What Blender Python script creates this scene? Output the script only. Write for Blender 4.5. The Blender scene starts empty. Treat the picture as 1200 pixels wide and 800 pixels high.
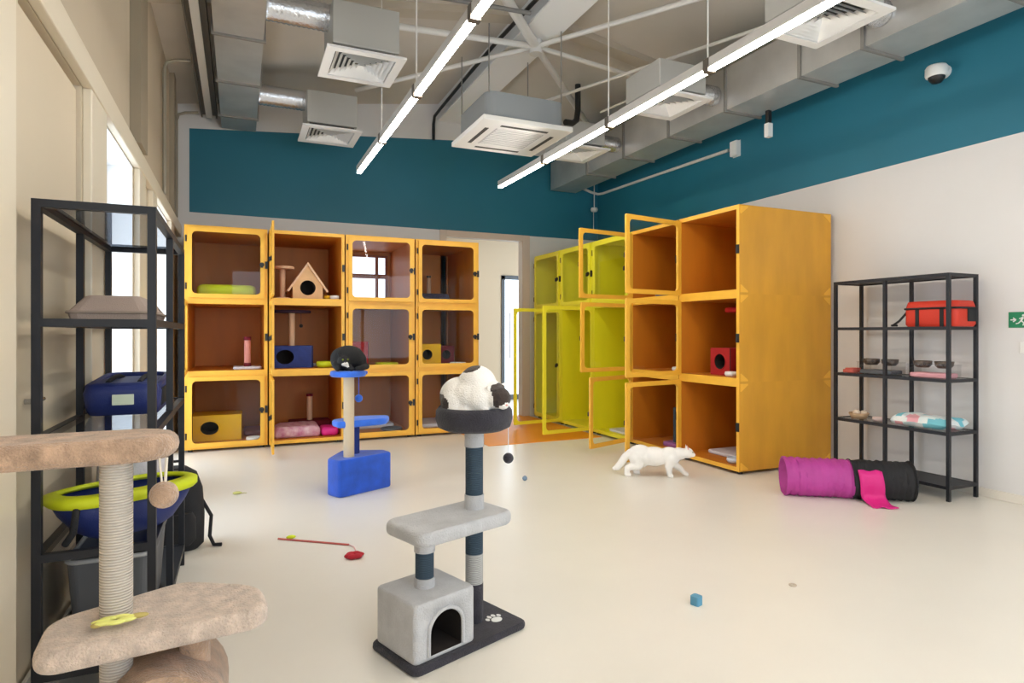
import bpy, bmesh, math, random
from math import sin, cos, pi, radians as R
from mathutils import Vector, Matrix, noise
random.seed(7)
S = bpy.context.scene
COL = S.collection

# ------------------------------------------------------------------ materials
def lin(c):
    return tuple(((v/255)/12.92 if v/255 <= .04045 else ((v/255+.055)/1.055)**2.4) for v in c)
MATS = {}
def mat(name, rgb, rough=.5, metal=0, var=None, bump=None, emit=0, stretch=(1, 1, 1), spec=.5, sheen=0, rgb2=None):
    """rgb in sRGB 0..255; var=(scale, amount) colour mottling; bump=(scale, strength)"""
    if name in MATS: return MATS[name]
    m = bpy.data.materials.new(name); m.use_nodes = True
    nt = m.node_tree; b = nt.nodes['Principled BSDF']
    c = lin(rgb)
    b.inputs['Base Color'].default_value = (*c, 1)
    b.inputs['Roughness'].default_value = rough
    b.inputs['Metallic'].default_value = metal
    b.inputs['Specular IOR Level'].default_value = spec
    if sheen:
        b.inputs['Sheen Weight'].default_value = sheen
    if emit:
        b.inputs['Emission Color'].default_value = (*c, 1)
        b.inputs['Emission Strength'].default_value = emit
    if var or bump:
        tc = nt.nodes.new('ShaderNodeTexCoord'); mp = nt.nodes.new('ShaderNodeMapping')
        mp.inputs['Scale'].default_value = stretch
        nt.links.new(tc.outputs['Object'], mp.inputs['Vector'])
    if var:
        n = nt.nodes.new('ShaderNodeTexNoise'); n.inputs['Scale'].default_value = var[0]; n.inputs['Detail'].default_value = 4
        nt.links.new(mp.outputs['Vector'], n.inputs['Vector'])
        r = nt.nodes.new('ShaderNodeValToRGB')
        lo = tuple(max(0, v*(1-var[1])) for v in c); hi = tuple(min(1, v*(1+var[1])) for v in c)
        if rgb2: lo = lin(rgb2); hi = c
        r.color_ramp.elements[0].position = .3; r.color_ramp.elements[1].position = .7
        r.color_ramp.elements[0].color = (*lo, 1); r.color_ramp.elements[1].color = (*hi, 1)
        nt.links.new(n.outputs['Fac'], r.inputs['Fac']); nt.links.new(r.outputs['Color'], b.inputs['Base Color'])
    if bump:
        n = nt.nodes.new('ShaderNodeTexNoise'); n.inputs['Scale'].default_value = bump[0]; n.inputs['Detail'].default_value = 3
        nt.links.new(mp.outputs['Vector'], n.inputs['Vector'])
        bp = nt.nodes.new('ShaderNodeBump'); bp.inputs['Strength'].default_value = bump[1]; bp.inputs['Distance'].default_value = .01
        nt.links.new(n.outputs['Fac'], bp.inputs['Height']); nt.links.new(bp.outputs['Normal'], b.inputs['Normal'])
    MATS[name] = m
    return m
def ringmat(name, rgb, rgb2, scale, strength):
    """rope wound round a post: fine rings along z"""
    m = mat(name, rgb, .9); nt = m.node_tree; b = nt.nodes['Principled BSDF']
    tc = nt.nodes.new('ShaderNodeTexCoord'); w = nt.nodes.new('ShaderNodeTexWave')
    w.bands_direction = 'Z'; w.inputs['Scale'].default_value = scale; w.inputs['Distortion'].default_value = .6
    nt.links.new(tc.outputs['Object'], w.inputs['Vector'])
    r = nt.nodes.new('ShaderNodeValToRGB'); r.color_ramp.elements[0].color = (*lin(rgb2), 1); r.color_ramp.elements[1].color = (*lin(rgb), 1)
    nt.links.new(w.outputs['Fac'], r.inputs['Fac']); nt.links.new(r.outputs['Color'], b.inputs['Base Color'])
    bp = nt.nodes.new('ShaderNodeBump'); bp.inputs['Strength'].default_value = strength; bp.inputs['Distance'].default_value = .004
    nt.links.new(w.outputs['Fac'], bp.inputs['Height']); nt.links.new(bp.outputs['Normal'], b.inputs['Normal'])
    return m
def glassmat(name, tint, ior=1.5, rough=.0):
    if name in MATS: return MATS[name]
    m = bpy.data.materials.new(name); m.use_nodes = True; nt = m.node_tree; nt.nodes.clear()
    o = nt.nodes.new('ShaderNodeOutputMaterial'); mx = nt.nodes.new('ShaderNodeMixShader')
    t = nt.nodes.new('ShaderNodeBsdfTransparent'); t.inputs['Color'].default_value = (*tint, 1)
    g = nt.nodes.new('ShaderNodeBsdfGlossy'); g.inputs['Roughness'].default_value = rough
    f = nt.nodes.new('ShaderNodeFresnel'); f.inputs['IOR'].default_value = ior
    ge = nt.nodes.new('ShaderNodeNewGeometry'); sb = nt.nodes.new('ShaderNodeMath'); sb.operation = 'SUBTRACT'; sb.inputs[0].default_value = 1
    mu = nt.nodes.new('ShaderNodeMath'); mu.operation = 'MULTIPLY'
    nt.links.new(ge.outputs['Backfacing'], sb.inputs[1]); nt.links.new(sb.outputs[0], mu.inputs[0]); nt.links.new(f.outputs['Fac'], mu.inputs[1])
    nt.links.new(mu.outputs[0], mx.inputs['Fac']); nt.links.new(t.outputs['BSDF'], mx.inputs[1]); nt.links.new(g.outputs['BSDF'], mx.inputs[2])
    nt.links.new(mx.outputs['Shader'], o.inputs['Surface'])
    MATS[name] = m
    return m

CREAM = mat('cream paint', (226, 225, 225), .6, var=(1.5, .02))
CREAML = mat('cream paint window wall', (214, 200, 176), .55, var=(1.2, .03))
TRIMC = mat('cream lacquered trim', (228, 217, 196), .4)
TEAL = mat('teal paint', (33, 114, 138), .55, var=(1.2, .05))
FLOORM = mat('cream vinyl floor', (232, 227, 217), .28, var=(2, .015), bump=(60, .02), spec=.4)
ORFLOOR = mat('orange vinyl floor', (236, 148, 10), .5, spec=.4)
CEILM = mat('grey beige roof panel', (208, 201, 191), .8, var=(1.1, .06))
STEELW = mat('white painted steel', (226, 224, 220), .5)
GALV = mat('galvanised sheet', (206, 205, 202), .3, metal=.55, var=(3, .10))
GALVD = mat('duct flange', (146, 143, 138), .5, metal=.3)
FOIL = mat('aluminium foil hose', (220, 222, 226), .25, metal=.9, bump=(40, .6))
PLEN = mat('grey plenum sheet', (184, 184, 180), .5, metal=.2)
WHITEP = mat('white plastic', (236, 236, 234), .4)
GRILLD = mat('dark grille gap', (70, 70, 70), .7)
DARKP = mat('dark plastic', (28, 28, 30), .45)
BLACKM = mat('black steel', (30, 32, 38), .45, metal=.2)
GREYP = mat('dark grey plastic', (92, 95, 100), .45)
TUBE = mat('lit tube diffuser', (255, 247, 234), .4, emit=33)
ALU = mat('aluminium housing', (208, 206, 204), .4, metal=.3)
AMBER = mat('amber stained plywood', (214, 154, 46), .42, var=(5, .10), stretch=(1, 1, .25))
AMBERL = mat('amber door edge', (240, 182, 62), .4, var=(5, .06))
LIME = mat('yellow green stained plywood', (238, 228, 36), .42, var=(5, .05), stretch=(1, 1, .25))
LIMEL = mat('yellow door frame', (238, 226, 54), .4)
GLASS = glassmat('clear glass', (.97, .985, .98), 1.36)
GLASSD = glassmat('smoky glass', (.84, .86, .88), 1.52)
WGLASS = glassmat('window glass', (.98, .99, 1), 1.45)
ACRYL = glassmat('clear acrylic', (.93, .93, .93), 1.4)
PLUSH = mat('beige plush', (206, 186, 170), .95, var=(26, .22), bump=(140, .9), sheen=.4)
PLUSHD = mat('tan plush', (188, 156, 130), .95, var=(20, .3), bump=(140, .9), sheen=.4)
SISAL = ringmat('natural sisal', (212, 204, 194), (186, 176, 164), 40, .7)
GPLUSH = mat('silver grey plush', (188, 188, 190), .95, var=(14, .10), bump=(160, .5), sheen=.3)
DPLUSH = mat('charcoal plush', (50, 48, 56), .95, var=(20, .25), bump=(160, .6), sheen=.12)
SLATE = ringmat('slate blue sisal', (62, 82, 98), (46, 62, 76), 46, .6)
LSIS = ringmat('light grey sisal', (196, 196, 194), (160, 160, 158), 46, .6)
BLUE = mat('blue plush', (30, 84, 198), .85, var=(9, .2), bump=(120, .4), sheen=.25)
BLUEL = mat('bright blue plush', (52, 112, 226), .85, var=(9, .15), bump=(120, .4), sheen=.25)
NAVY = mat('navy nylon', (28, 44, 108), .55, bump=(200, .2))
LIMEF = mat('lime piping fabric', (202, 214, 20), .6)
BLACKF = mat('black fabric', (30, 30, 33), .8, bump=(150, .3))
PINK = mat('magenta fabric', (178, 60, 146), .6, var=(6, .1), bump=(25, .5))
HOTP = mat('hot pink fabric', (216, 36, 132), .6, bump=(30, .4))
ORRED = mat('red orange nylon', (206, 52, 30), .55, bump=(120, .2))
RED = mat('red plush', (190, 22, 24), .8)
WOODL = mat('light birch wood', (222, 178, 128), .55, var=(8, .08))
WOODP = mat('pinkish wood', (226, 186, 150), .55)
BROWNW = mat('brown window wood', (150, 82, 30), .45)
YBOX = mat('yellow felt', (222, 172, 20), .8)
HOLE = mat('dark lining', (38, 30, 26), .9)  # inner shade of the shallow cut hollows, put into the colour
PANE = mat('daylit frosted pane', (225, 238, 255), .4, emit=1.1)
WFUR = mat('white fur', (242, 238, 232), .9, var=(30, .02), bump=(170, .5), sheen=.4)
BFUR = mat('black fur', (20, 19, 21), .75, var=(30, .3), bump=(170, .6))
TFUR = mat('brown black fur', (54, 42, 36), .85, var=(40, .4), bump=(170, .6), sheen=.2)
PINKSK = mat('pink skin', (228, 160, 150), .6)
EYE = mat('cat eye', (120, 130, 40), .15)
STEEL = mat('stainless', (190, 190, 192), .25, metal=.9)
MESHG = mat('beige mesh fabric', (172, 154, 144), .85, bump=(260, .4))
GREEN = mat('exit green', (16, 128, 84), .4)
PAT = mat('patterned cotton', (206, 226, 230), .85, var=(11, .1), rgb2=(244, 242, 240), bump=(60, .3))
PATP = mat('pastel print', (232, 170, 180), .85)
LILAC = mat('dusty pink blanket', (190, 110, 140), .9, var=(14, .1), rgb2=(226, 196, 204), bump=(40, .8))
PALE = mat('pale grey fleece', (214, 212, 220), .9, bump=(60, .5))

# ------------------------------------------------------------------ mesh builder
def rrect(w, h, r, n=5, cx=0, cy=0):
    """rounded rectangle outline, counter-clockwise, 4*(n+1) points"""
    out = []
    for (sx, sy, a0) in ((1, -1, -90), (1, 1, 0), (-1, 1, 90), (-1, -1, 180)):
        for k in range(n+1):
            a = R(a0+90*k/n)
            out.append((cx+sx*(w/2-r)+r*cos(a), cy+sy*(h/2-r)+r*sin(a)))
    return out
def round_poly(pts, r, n=5):
    """round the corners of any polygon"""
    out = []; N = len(pts)
    for i in range(N):
        p0, p, p1 = Vector(pts[i-1]), Vector(pts[i]), Vector(pts[(i+1) % N])
        d0 = min(r, (p0-p).length*.45); d1 = min(r, (p1-p).length*.45)
        a = p+(p0-p).normalized()*d0; b = p+(p1-p).normalized()*d1
        for k in range(n+1):
            t = k/n
            q = a*(1-t)**2+p*2*t*(1-t)+b*t*t
            out.append((q.x, q.y))
    return out
class MB:
    def __init__(s): s.v = []; s.f = []; s.m = []; s.s = []
    def add(s, vs, fs, mi=0, smooth=False, M=None):
        b = len(s.v)
        if M is not None and M.determinant() < 0: fs = [tuple(f)[::-1] for f in fs]
        s.v += [tuple(M @ Vector(q)) if M else tuple(q) for q in vs]
        for f in fs:
            s.f.append(tuple(i+b for i in f)); s.m.append(mi); s.s.append(smooth)
        return s
    def box(s, x0, x1, y0, y1, z0, z1, mi=0, M=None):
        v = [(x, y, z) for z in (z0, z1) for y in (y0, y1) for x in (x0, x1)]
        return s.add(v, [(0, 2, 3, 1), (4, 5, 7, 6), (0, 1, 5, 4), (2, 6, 7, 3), (0, 4, 6, 2), (1, 3, 7, 5)], mi, False, M)
    def cyl(s, p0, p1, r0, r1=None, n=16, mi=0, caps=True, smooth=True):
        r1 = r0 if r1 is None else r1
        p0, p1 = Vector(p0), Vector(p1); d = (p1-p0).normalized()
        u = d.orthogonal().normalized(); w = d.cross(u)
        v = []
        for p, r in ((p0, r0), (p1, r1)):
            for k in range(n):
                a = 2*pi*k/n; v.append(p+u*(r*cos(a))+w*(r*sin(a)))
        s.add(v, [(k, (k+1) % n, n+(k+1) % n, n+k) for k in range(n)], mi, smooth)
        if caps:
            s.add(v, [tuple(range(n-1, -1, -1)), tuple(range(n, 2*n))], mi, False)
        return s
    def tube(s, pts, r, n=10, mi=0, closed=False):
        pts = [Vector(p) for p in pts]; N = len(pts); v = []; up = None
        rs = r if isinstance(r, (list, tuple)) else [r]*N
        for i, p in enumerate(pts):
            if closed: d = (pts[(i+1) % N]-pts[i-1]).normalized()
            else: d = (pts[min(i+1, N-1)]-pts[max(i-1, 0)]).normalized()
            if up is None: up = d.orthogonal().normalized()
            up = (up-d*up.dot(d)).normalized(); w = d.cross(up)
            for k in range(n):
                a = 2*pi*k/n; v.append(p+up*(rs[i]*cos(a))+w*(rs[i]*sin(a)))
        f = []
        for i in range(N if closed else N-1):
            j = (i+1) % N
            f += [(i*n+k, i*n+(k+1) % n, j*n+(k+1) % n, j*n+k) for k in range(n)]
        s.add(v, f, mi, True)
        if not closed:
            s.add(v, [tuple(range(n-1, -1, -1)), tuple(range((N-1)*n, N*n))], mi, False)
        return s
    def lathe(s, prof, c=(0, 0, 0), n=28, mi=0, sx=1, sy=1):
        """prof = [(r, z)] bottom to top; r=0 closes"""
        v = []; N = len(prof)
        for r, z in prof:
            for k in range(n):
                a = 2*pi*k/n; v.append((c[0]+r*sx*cos(a), c[1]+r*sy*sin(a), c[2]+z))
        f = [(i*n+k, i*n+(k+1) % n, (i+1)*n+(k+1) % n, (i+1)*n+k) for i in range(N-1) for k in range(n)]
        return s.add(v, f, mi, True)
    def ell(s, c, r, n=18, m=12, mi=0, M=None):
        v = [(c[0], c[1], c[2]-r[2])]
        for i in range(1, m):
            t = -pi/2+pi*i/m
            for k in range(n):
                a = 2*pi*k/n
                v.append((c[0]+r[0]*cos(t)*cos(a), c[1]+r[1]*cos(t)*sin(a), c[2]+r[2]*sin(t)))
        v.append((c[0], c[1], c[2]+r[2])); L = len(v)-1
        f = [(0, 1+(k+1) % n, 1+k) for k in range(n)]
        for i in range(m-2):
            f += [(1+i*n+k, 1+i*n+(k+1) % n, 1+(i+1)*n+(k+1) % n, 1+(i+1)*n+k) for k in range(n)]
        f += [(L, 1+(m-2)*n+k, 1+(m-2)*n+(k+1) % n) for k in range(n)]
        return s.add(v, f, mi, True, M)
    def prism(s, poly, z0, z1, mi=0, M=None, smooth=False):
        n = len(poly)
        v = [(x, y, z0) for x, y in poly]+[(x, y, z1) for x, y in poly]
        s.add(v, [(k, (k+1) % n, n+(k+1) % n, n+k) for k in range(n)], mi, smooth, M)
        return s.add(v, [tuple(range(n-1, -1, -1)), tuple(range(n, 2*n))], mi, False, M)
    def loft(s, loops, mi=0, caps=True, smooth=True, M=None):
        n = len(loops[0]); v = [p for L in loops for p in L]
        s.add(v, [(i*n+k, i*n+(k+1) % n, (i+1)*n+(k+1) % n, (i+1)*n+k) for i in range(len(loops)-1) for k in range(n)], mi, smooth, M)
        if caps: s.add(v, [tuple(range(n-1, -1, -1)), tuple(range((len(loops)-1)*n, len(loops)*n))], mi, smooth, M)
        return s
    def pad(s, poly, z0, z1, e, mi=0, M=None, n=4):
        """soft slab: polygon prism with rounded edges of radius e"""
        c = Vector((sum(p[0] for p in poly)/len(poly), sum(p[1] for p in poly)/len(poly)))
        L = []
        def sc(d, z):
            out = []
            for p in poly:
                q = Vector(p)-c; l = q.length
                q = c+q*((l-d)/l); out.append((q.x, q.y, z))
            return out
        for k in range(n+1):
            a = pi/2*k/n; L.append(sc(e*(1-sin(a)), z0+e*(1-cos(a))))
        for k in range(n+1):
            a = pi/2*k/n; L.append(sc(e*(1-cos(a)), z1-e*(1-sin(a))))
        return s.loft(L, mi, True, True, M)
    def ring(s, outer, inner, y0, y1, mi=0, M=None):
        """frame in the x-z plane between two outlines of equal point count, from y0 to y1"""
        n = len(outer)
        v = [(x, y0, z) for x, z in outer]+[(x, y0, z) for x, z in inner]+[(x, y1, z) for x, z in outer]+[(x, y1, z) for x, z in inner]
        f = []
        for k in range(n):
            j = (k+1) % n
            f += [(k, j, n+j, n+k), (2*n+k, 3*n+k, 3*n+j, 2*n+j), (k, 2*n+k, 2*n+j, j), (n+k, n+j, 3*n+j, 3*n+k)]
        return s.add(v, f, mi, False, M)
    def mesh(s, name):
        me = bpy.data.meshes.new(name); me.from_pydata(s.v, [], s.f)
        me.polygons.foreach_set('material_index', s.m); me.polygons.foreach_set('use_smooth', s.s)
        me.update(); me.validate(); return me

def P(name, mb, mats, parent=None, loc=(0, 0, 0), rot=(0, 0, 0), bevel=0, label=None):
    me = mb if isinstance(mb, bpy.types.Mesh) else mb.mesh(name)
    if not me.materials:
        for m in (mats if isinstance(mats, (list, tuple)) else [mats]): me.materials.append(m)
    o = bpy.data.objects.new(name, me); COL.objects.link(o)
    o.location = loc; o.rotation_euler = rot
    if parent: o.parent = parent
    if bevel:
        b = o.modifiers.new('bevel', 'BEVEL'); b.width = bevel; b.segments = 2; b.limit_method = 'ANGLE'; b.angle_limit = R(40)
    if label: o['label'] = label
    return o
def T(name, label, cat, loc=(0, 0, 0), rz=0, group=None):
    o = bpy.data.objects.new(name, None); COL.objects.link(o); o.empty_display_size = .1
    o.location = loc; o.rotation_euler = (0, 0, rz); o['label'] = label; o['category'] = cat
    if group: o['group'] = group
    return o
def tag(o, label, cat, group=None):
    o['label'] = label; o['category'] = cat
    if group: o['group'] = group
    return o
def ST(name, mb, mats, bevel=0, label=None, **k):
    o = P(name, mb, mats, bevel=bevel, **k); o['kind'] = 'structure'
    if label: o['label'] = label
    return o
def bake(o):
    """apply the modifiers"""
    dg = bpy.context.evaluated_depsgraph_get(); dg.update()
    me = bpy.data.meshes.new_from_object(o.evaluated_get(dg)); o.modifiers.clear(); o.data = me; return o
def cut(o, mb, inner=None):
    """cut a hole; faces made by the cutter get material slot `inner`"""
    c = P('cutter', mb, HOLE); c.parent = o.parent; c.matrix_local = o.matrix_local.copy()
    bpy.context.view_layer.update()
    for q in (o, c):
        bm = bmesh.new(); bm.from_mesh(q.data); bmesh.ops.remove_doubles(bm, verts=bm.verts, dist=1e-5); bmesh.ops.recalc_face_normals(bm, faces=bm.faces); bm.to_mesh(q.data); bm.free()
    m = o.modifiers.new('cut', 'BOOLEAN'); m.operation = 'DIFFERENCE'; m.object = c; m.solver = 'EXACT'
    n0 = set(tuple(round(x, 4) for x in v.co) for v in o.data.vertices)
    bake(o)
    bpy.data.objects.remove(c)
    return o
def fuse(o, vox=.007, smooth=6):
    """fuse overlapping limbs into one continuous skin"""
    r = o.modifiers.new('r', 'REMESH'); r.mode = 'VOXEL'; r.voxel_size = vox; r.use_smooth_shade = True
    s = o.modifiers.new('s', 'SMOOTH'); s.iterations = smooth; s.factor = .5
    bake(o)
    for p in o.data.polygons: p.use_smooth = True
    return o

# ------------------------------------------------------------------ camera
H = 1.3; F = 720.0; YAW = math.atan(320/720)
SX, CX = sin(YAW), cos(YAW)
cam = bpy.data.cameras.new('camera'); co = bpy.data.objects.new('camera', cam); COL.objects.link(co)
co.location = (0, 0, H); co.rotation_euler = (pi/2, 0, -YAW)
cam.sensor_width = 36; cam.lens = 36*F/1200; cam.shift_y = -10/1200; cam.clip_start = .05
S.camera = co

# ------------------------------------------------------------------ room
XL, XR, YB, YR = -.70, 5.42, 8.70, -2.6
BAND = 2.82
def ceil_z(x): return 4.16+.15*(x-XL) if x < 2.9 else 4.70-.16*(x-2.9)
ST('floor', MB().box(XL-.3, XR+.2, YR, YB+.12, -.1, 0), FLOORM, label='cream vinyl floor')
c = MB()
for x0, x1 in ((XL-.3, 2.9), (2.9, XR+.3)):
    z0, z1 = ceil_z(x0), ceil_z(x1)
    v = [(x0, YR, z0), (x1, YR, z1), (x1, YB+.15, z1), (x0, YB+.15, z0)]
    v += [(a, b, z+.12) for a, b, z in v]
    c.add(v, [(0, 1, 2, 3)[::-1], (4, 5, 6, 7), (0, 1, 5, 4), (2, 3, 7, 6), (1, 2, 6, 5), (0, 4, 7, 3)])
ST('ceiling', c, CEILM, label='grey beige pitched roof underside')
# back wall: doorway, teal band, cream gable strip above
DX0, DX1, DZ = 2.80, 4.04, 2.73
w = MB(); Y0, Y1 = YB, YB+.14
w.box(XL, DX0, Y0, Y1, 0, BAND); w.box(DX1, XR, Y0, Y1, 0, BAND); w.box(DX0, DX1, Y0, Y1, DZ, BAND)
def gable(xs, lo, hi, mi):
    n = len(xs); v = [(x, Y0, lo(x)) for x in xs]+[(x, Y0, hi(x)) for x in xs]+[(x, Y1, lo(x)) for x in xs]+[(x, Y1, hi(x)) for x in xs]
    f = []
    for k in range(n-1): f += [(k, k+1, n+k+1, n+k), (2*n+k, 3*n+k, 3*n+k+1, 2*n+k+1), (n+k, n+k+1, 3*n+k+1, 3*n+k)]
    w.add(v, f, mi)
xw = XL+.13
teal_top = lambda x: 3.86+.083*(x-XL) if x < 2.9 else 4.16-.05*(x-2.9)
gable([xw, 2.9, XR], lambda x: BAND, teal_top, 1)
gable([XL, xw], lambda x: BAND, teal_top, 0)
gable([XL, xw, 2.9, XR], teal_top, lambda x: ceil_z(x)+.02, 0)
ST('wall_back', w, [CREAM, TEAL], label='back wall with a teal upper band and a doorway')
# right wall
w = MB(); w.box(XR, XR+.15, YR, YB+.14, 0, BAND, 0); w.box(XR, XR+.15, YR, YB+.14, BAND, ceil_z(XR)+.05, 1)
ST('wall_right', w, [CREAM, TEAL], label='side wall, cream below and teal above')
# left (window) wall with openings
HZ = 2.50
w = MB(); T_ = .28
spans = [(YR, 2.64), (3.58, 4.17), (5.16, 6.26), (7.47, YB)]
for a, b in spans: w.box(XL-T_, XL, a, b, 0, HZ)
w.box(XL-T_, XL, YR, YB, HZ, HZ+.12); w.box(XL-T_, XL, YR, YB, HZ+.12, ceil_z(XL)+.05, 1)
w.box(XL-T_, XL-.05, 2.64, 3.58, 0, HZ)
ST('wall_left', w, [CREAML, mat('taupe beige upper paint', (196, 182, 160), .6, var=(1.2, .03))], label='cream wall with tall windows')  # upper part darker: shade above the lintel put into the colour
w = MB(); w.box(XL, XL+.045, YR, YB, HZ, HZ+.14)
ST('trim_1', w, TRIMC, bevel=.006, label='cream lintel trim over the windows')
w = MB()
for a, b in ((2.0, 2.48), (3.60, 3.98), (5.20, 5.52), (5.95, 6.24), (7.49, 7.8)):
    w.box(XL, XL+.04, a, b, 0, HZ)
ST('trim_2', w, TRIMC, bevel=.006, label='cream window casings')
w = MB(); w.box(XL, XL+.07, 5.02, 5.36, HZ+.14, ceil_z(XL)+.03); w.box(XL, XL+.05, 7.7, 7.9, HZ+.14, ceil_z(XL)+.03)
ST('trim_3', w, mat('taupe column paint', (150, 138, 118), .6), label='taupe column on the window wall')
# flush door panel in the recess
d = ST('door_1', MB().box(XL-.05, XL-.015, 2.67, 3.55, .01, HZ-.03), CREAML, bevel=.004, label='flush cream door panel')
P('door_handle', MB().cyl((XL-.012, 2.76, 1.05), (XL+.02, 2.76, 1.05), .01).cyl((XL+.02, 2.76, 1.05), (XL+.02, 2.86, 1.05), .008), STEEL, d)
for i, (a, b) in enumerate(((4.17, 5.16), (6.26, 7.47))):
    xg = XL-.2
    fr = MB()
    fr.box(xg-.03, xg+.03, a, a+.06, 0, HZ); fr.box(xg-.03, xg+.03, b-.06, b, 0, HZ)
    fr.box(xg-.03, xg+.03, a+.06, b-.06, 0, .08); fr.box(xg-.03, xg+.03, a+.06, b-.06, HZ-.06, HZ); fr.box(xg-.025, xg+.025, a+.06, b-.06, 2.0, 2.05)
    rv = MB(); rv.box(XL-.17, XL-.002, a, a+.008, 0, HZ); rv.box(XL-.17, XL-.002, b-.008, b, 0, HZ); rv.box(XL-.17, XL-.002, a+.008, b-.008, HZ-.008, HZ)
    ST('trim_%d' % (6+i), rv, mat('white reveal paint', (244, 245, 246), .5), label='white window reveal')  # white boards added so the reveals burn out
    o = ST('window_%d' % (i+1), fr, WHITEP, label='tall white framed window')
    P('pane', MB().box(xg-.004, xg+.004, a+.06, b-.06, .08, HZ-.06), WGLASS, o)
# rear wall behind the camera; its wide window is added for frontal fill
w = MB(); wx0, wx1, wz0, wz1 = -.2, 4.9, .5, 3.0
w.box(XL-.28, wx0, YR-.2, YR, 0, 4.2); w.box(wx1, XR+.15, YR-.2, YR, 0, 4.2)
w.box(wx0, wx1, YR-.2, YR, 0, wz0); w.box(wx0, wx1, YR-.2, YR, wz1, 4.9)
ST('wall_rear', w, CREAM)
w = MB()
for k in range(4):
    x = wx0+(wx1-wx0)*k/3; w.box(x-.04, x+.04, YR-.14, YR-.06, wz0, wz1)
w.box(wx0, wx1, YR-.14, YR-.06, wz0, wz0+.08); w.box(wx0, wx1, YR-.14, YR-.06, wz1-.08, wz1)
ST('window_3', w, WHITEP)
# baseboards
ST('baseboard_right', MB().box(XR-.014, XR, YR, YB, 0, .07), mat('white skirting', (232, 226, 216), .45), bevel=.003)
ST('baseboard_left', MB().box(XL, XL+.014, YR, 4.15, 0, .07), mat('white skirting', (232, 226, 216), .45), bevel=.003)
# doorway casing and the room beyond
w = MB(); w.box(DX1, DX1+.12, YB-.03, YB, 0, DZ+.09); w.box(DX0-.1, DX0, YB-.03, YB, 0, DZ+.09); w.box(DX0, DX1, YB-.03, YB, DZ, DZ+.09)
ST('trim_4', w, mat('rose beige casing', (214, 198, 184), .5), bevel=.005, label='beige doorway casing')
ST('trim_5', MB().box(2.62, 4.14, 6.55, 8.80, 0, .006), ORFLOOR, label='orange floor inset before the doorway')
CYB = 11.0
w = MB(); w.box(1.2, 6.6, YB+.12, CYB+.1, -.1, 0)
ST('floor_corridor', w, FLOORM)
w = MB(); gx0, gx1 = 4.66, 5.75
w.box(1.2, gx0, CYB, CYB+.12, 0, 2.42); w.box(gx1, 6.6, CYB, CYB+.12, 0, 2.42); w.box(1.2, 6.6, CYB, CYB+.12, 2.42, 3.3)
w.box(1.1, 1.2, YB+.14, CYB+.1, 0, 3.3); w.box(6.6, 6.7, YB+.14, CYB+.1, 0, 3.3)
ST('wall_corridor', w, mat('warm cream paint', (224, 208, 182), .6))
ST('ceiling_corridor', MB().box(1.1, 6.7, YB+.14, CYB+.1, 3.3, 3.4), CREAM)
w = MB()
w.box(gx0, gx0+.07, CYB-.03, CYB+.05, 0, 2.42); w.box(gx1-.07, gx1, CYB-.03, CYB+.05, 0, 2.42); w.box(gx0, gx1, CYB-.03, CYB+.05, 2.34, 2.42); w.box(gx0, gx1, CYB-.02, CYB+.04, 0, .1)
dd = ST('door_2', w, mat('grey door frame', (92, 100, 108), .4), bevel=.004, label='grey framed glass door')
P('door_pane', MB().box(gx0+.07, gx1-.07, CYB, CYB+.01, .1, 2.34), WGLASS, dd)
P('pull_handle', MB().cyl((gx0+.16, CYB-.05, .8), (gx0+.16, CYB-.05, 1.7), .014), STEEL, dd)

# ------------------------------------------------------------------ roof steel
def beamI(y0, y1, x, zb, zt, wf):
    m = MB(); m.box(x-wf/2, x+wf/2, y0, y1, zb, zb+.02); m.box(x-.012, x+.012, y0, y1, zb+.02, zt); m.box(x-wf/2, x+wf/2, y0, y1, zt-.02, zt)
    return m
ST('ceiling_beam', beamI(YR, YB, 2.88, 4.42, 4.68, .40), mat('bright white steel', (240, 241, 242), .5), label='white steel ridge beam')
w = MB()
for y in (2.9, 5.9):
    for x0, x1 in ((XL, 2.7), (3.06, XR)):
        z0, z1 = ceil_z(x0), ceil_z(x1)
        v = []
        for x, z in ((x0, z0), (x1, z1)):
            v += [(x, y-.09, z-.07), (x, y+.09, z-.07), (x, y+.09, z+.01), (x, y-.09, z+.01)]
        w.add(v, [(0, 1, 5, 4), (1, 2, 6, 5), (2, 3, 7, 6), (3, 0, 4, 7), (0, 3, 2, 1), (4, 5, 6, 7)])
ST('ceiling_rafter', w, mat('beige rafter paint', (196, 186, 170), .6), label='beige painted rafters')
# tie tubes meeting at a node under the ridge
N0 = Vector((2.9, 5.9, 4.36))
w = MB()
w.cyl((N0.x, N0.y, 4.28), (N0.x, N0.y, 4.42), .07, n=20)
for tgt, r in (((-.6, 5.9, 4.16), .032), ((5.3, 5.9, 4.16), .026), ((1.55, 4.45, 4.42), .05), ((4.95, 7.95, 4.22), .036), ((4.45, 3.5, 4.36), .026), ((1.3, 7.6, 4.25), .026)):
    w.cyl(N0, tgt, r, n=14)
w.cyl((3.1, 2.9, 4.36), (1.2, 1.0, 4.3), .04); w.cyl((3.1, 2.9, 4.36), (5.2, 2.9, 4.16), .026)
ST('ceiling_brace', w, STEELW, label='white steel tie tubes meeting under the ridge')
ST('ceiling_tie', MB().cyl((3.3, 6.55, 4.05), (4.55, 4.35, 4.2), .018).cyl((4.55, 4.35, 4.2), (5.2, 3.2, 4.15), .018).cyl((3.9, 6.2, 3.9), (4.5, 4.2, 4.05), .012), STEELW, label='thin steel tie rods')
w = MB()
for y, z in ((5.2, 4.18), (4.85, 4.2)):
    w.tube([(.35, y, z), (1.4, y, z+.06), (2.5, y, z+.12)], .02)
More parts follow.
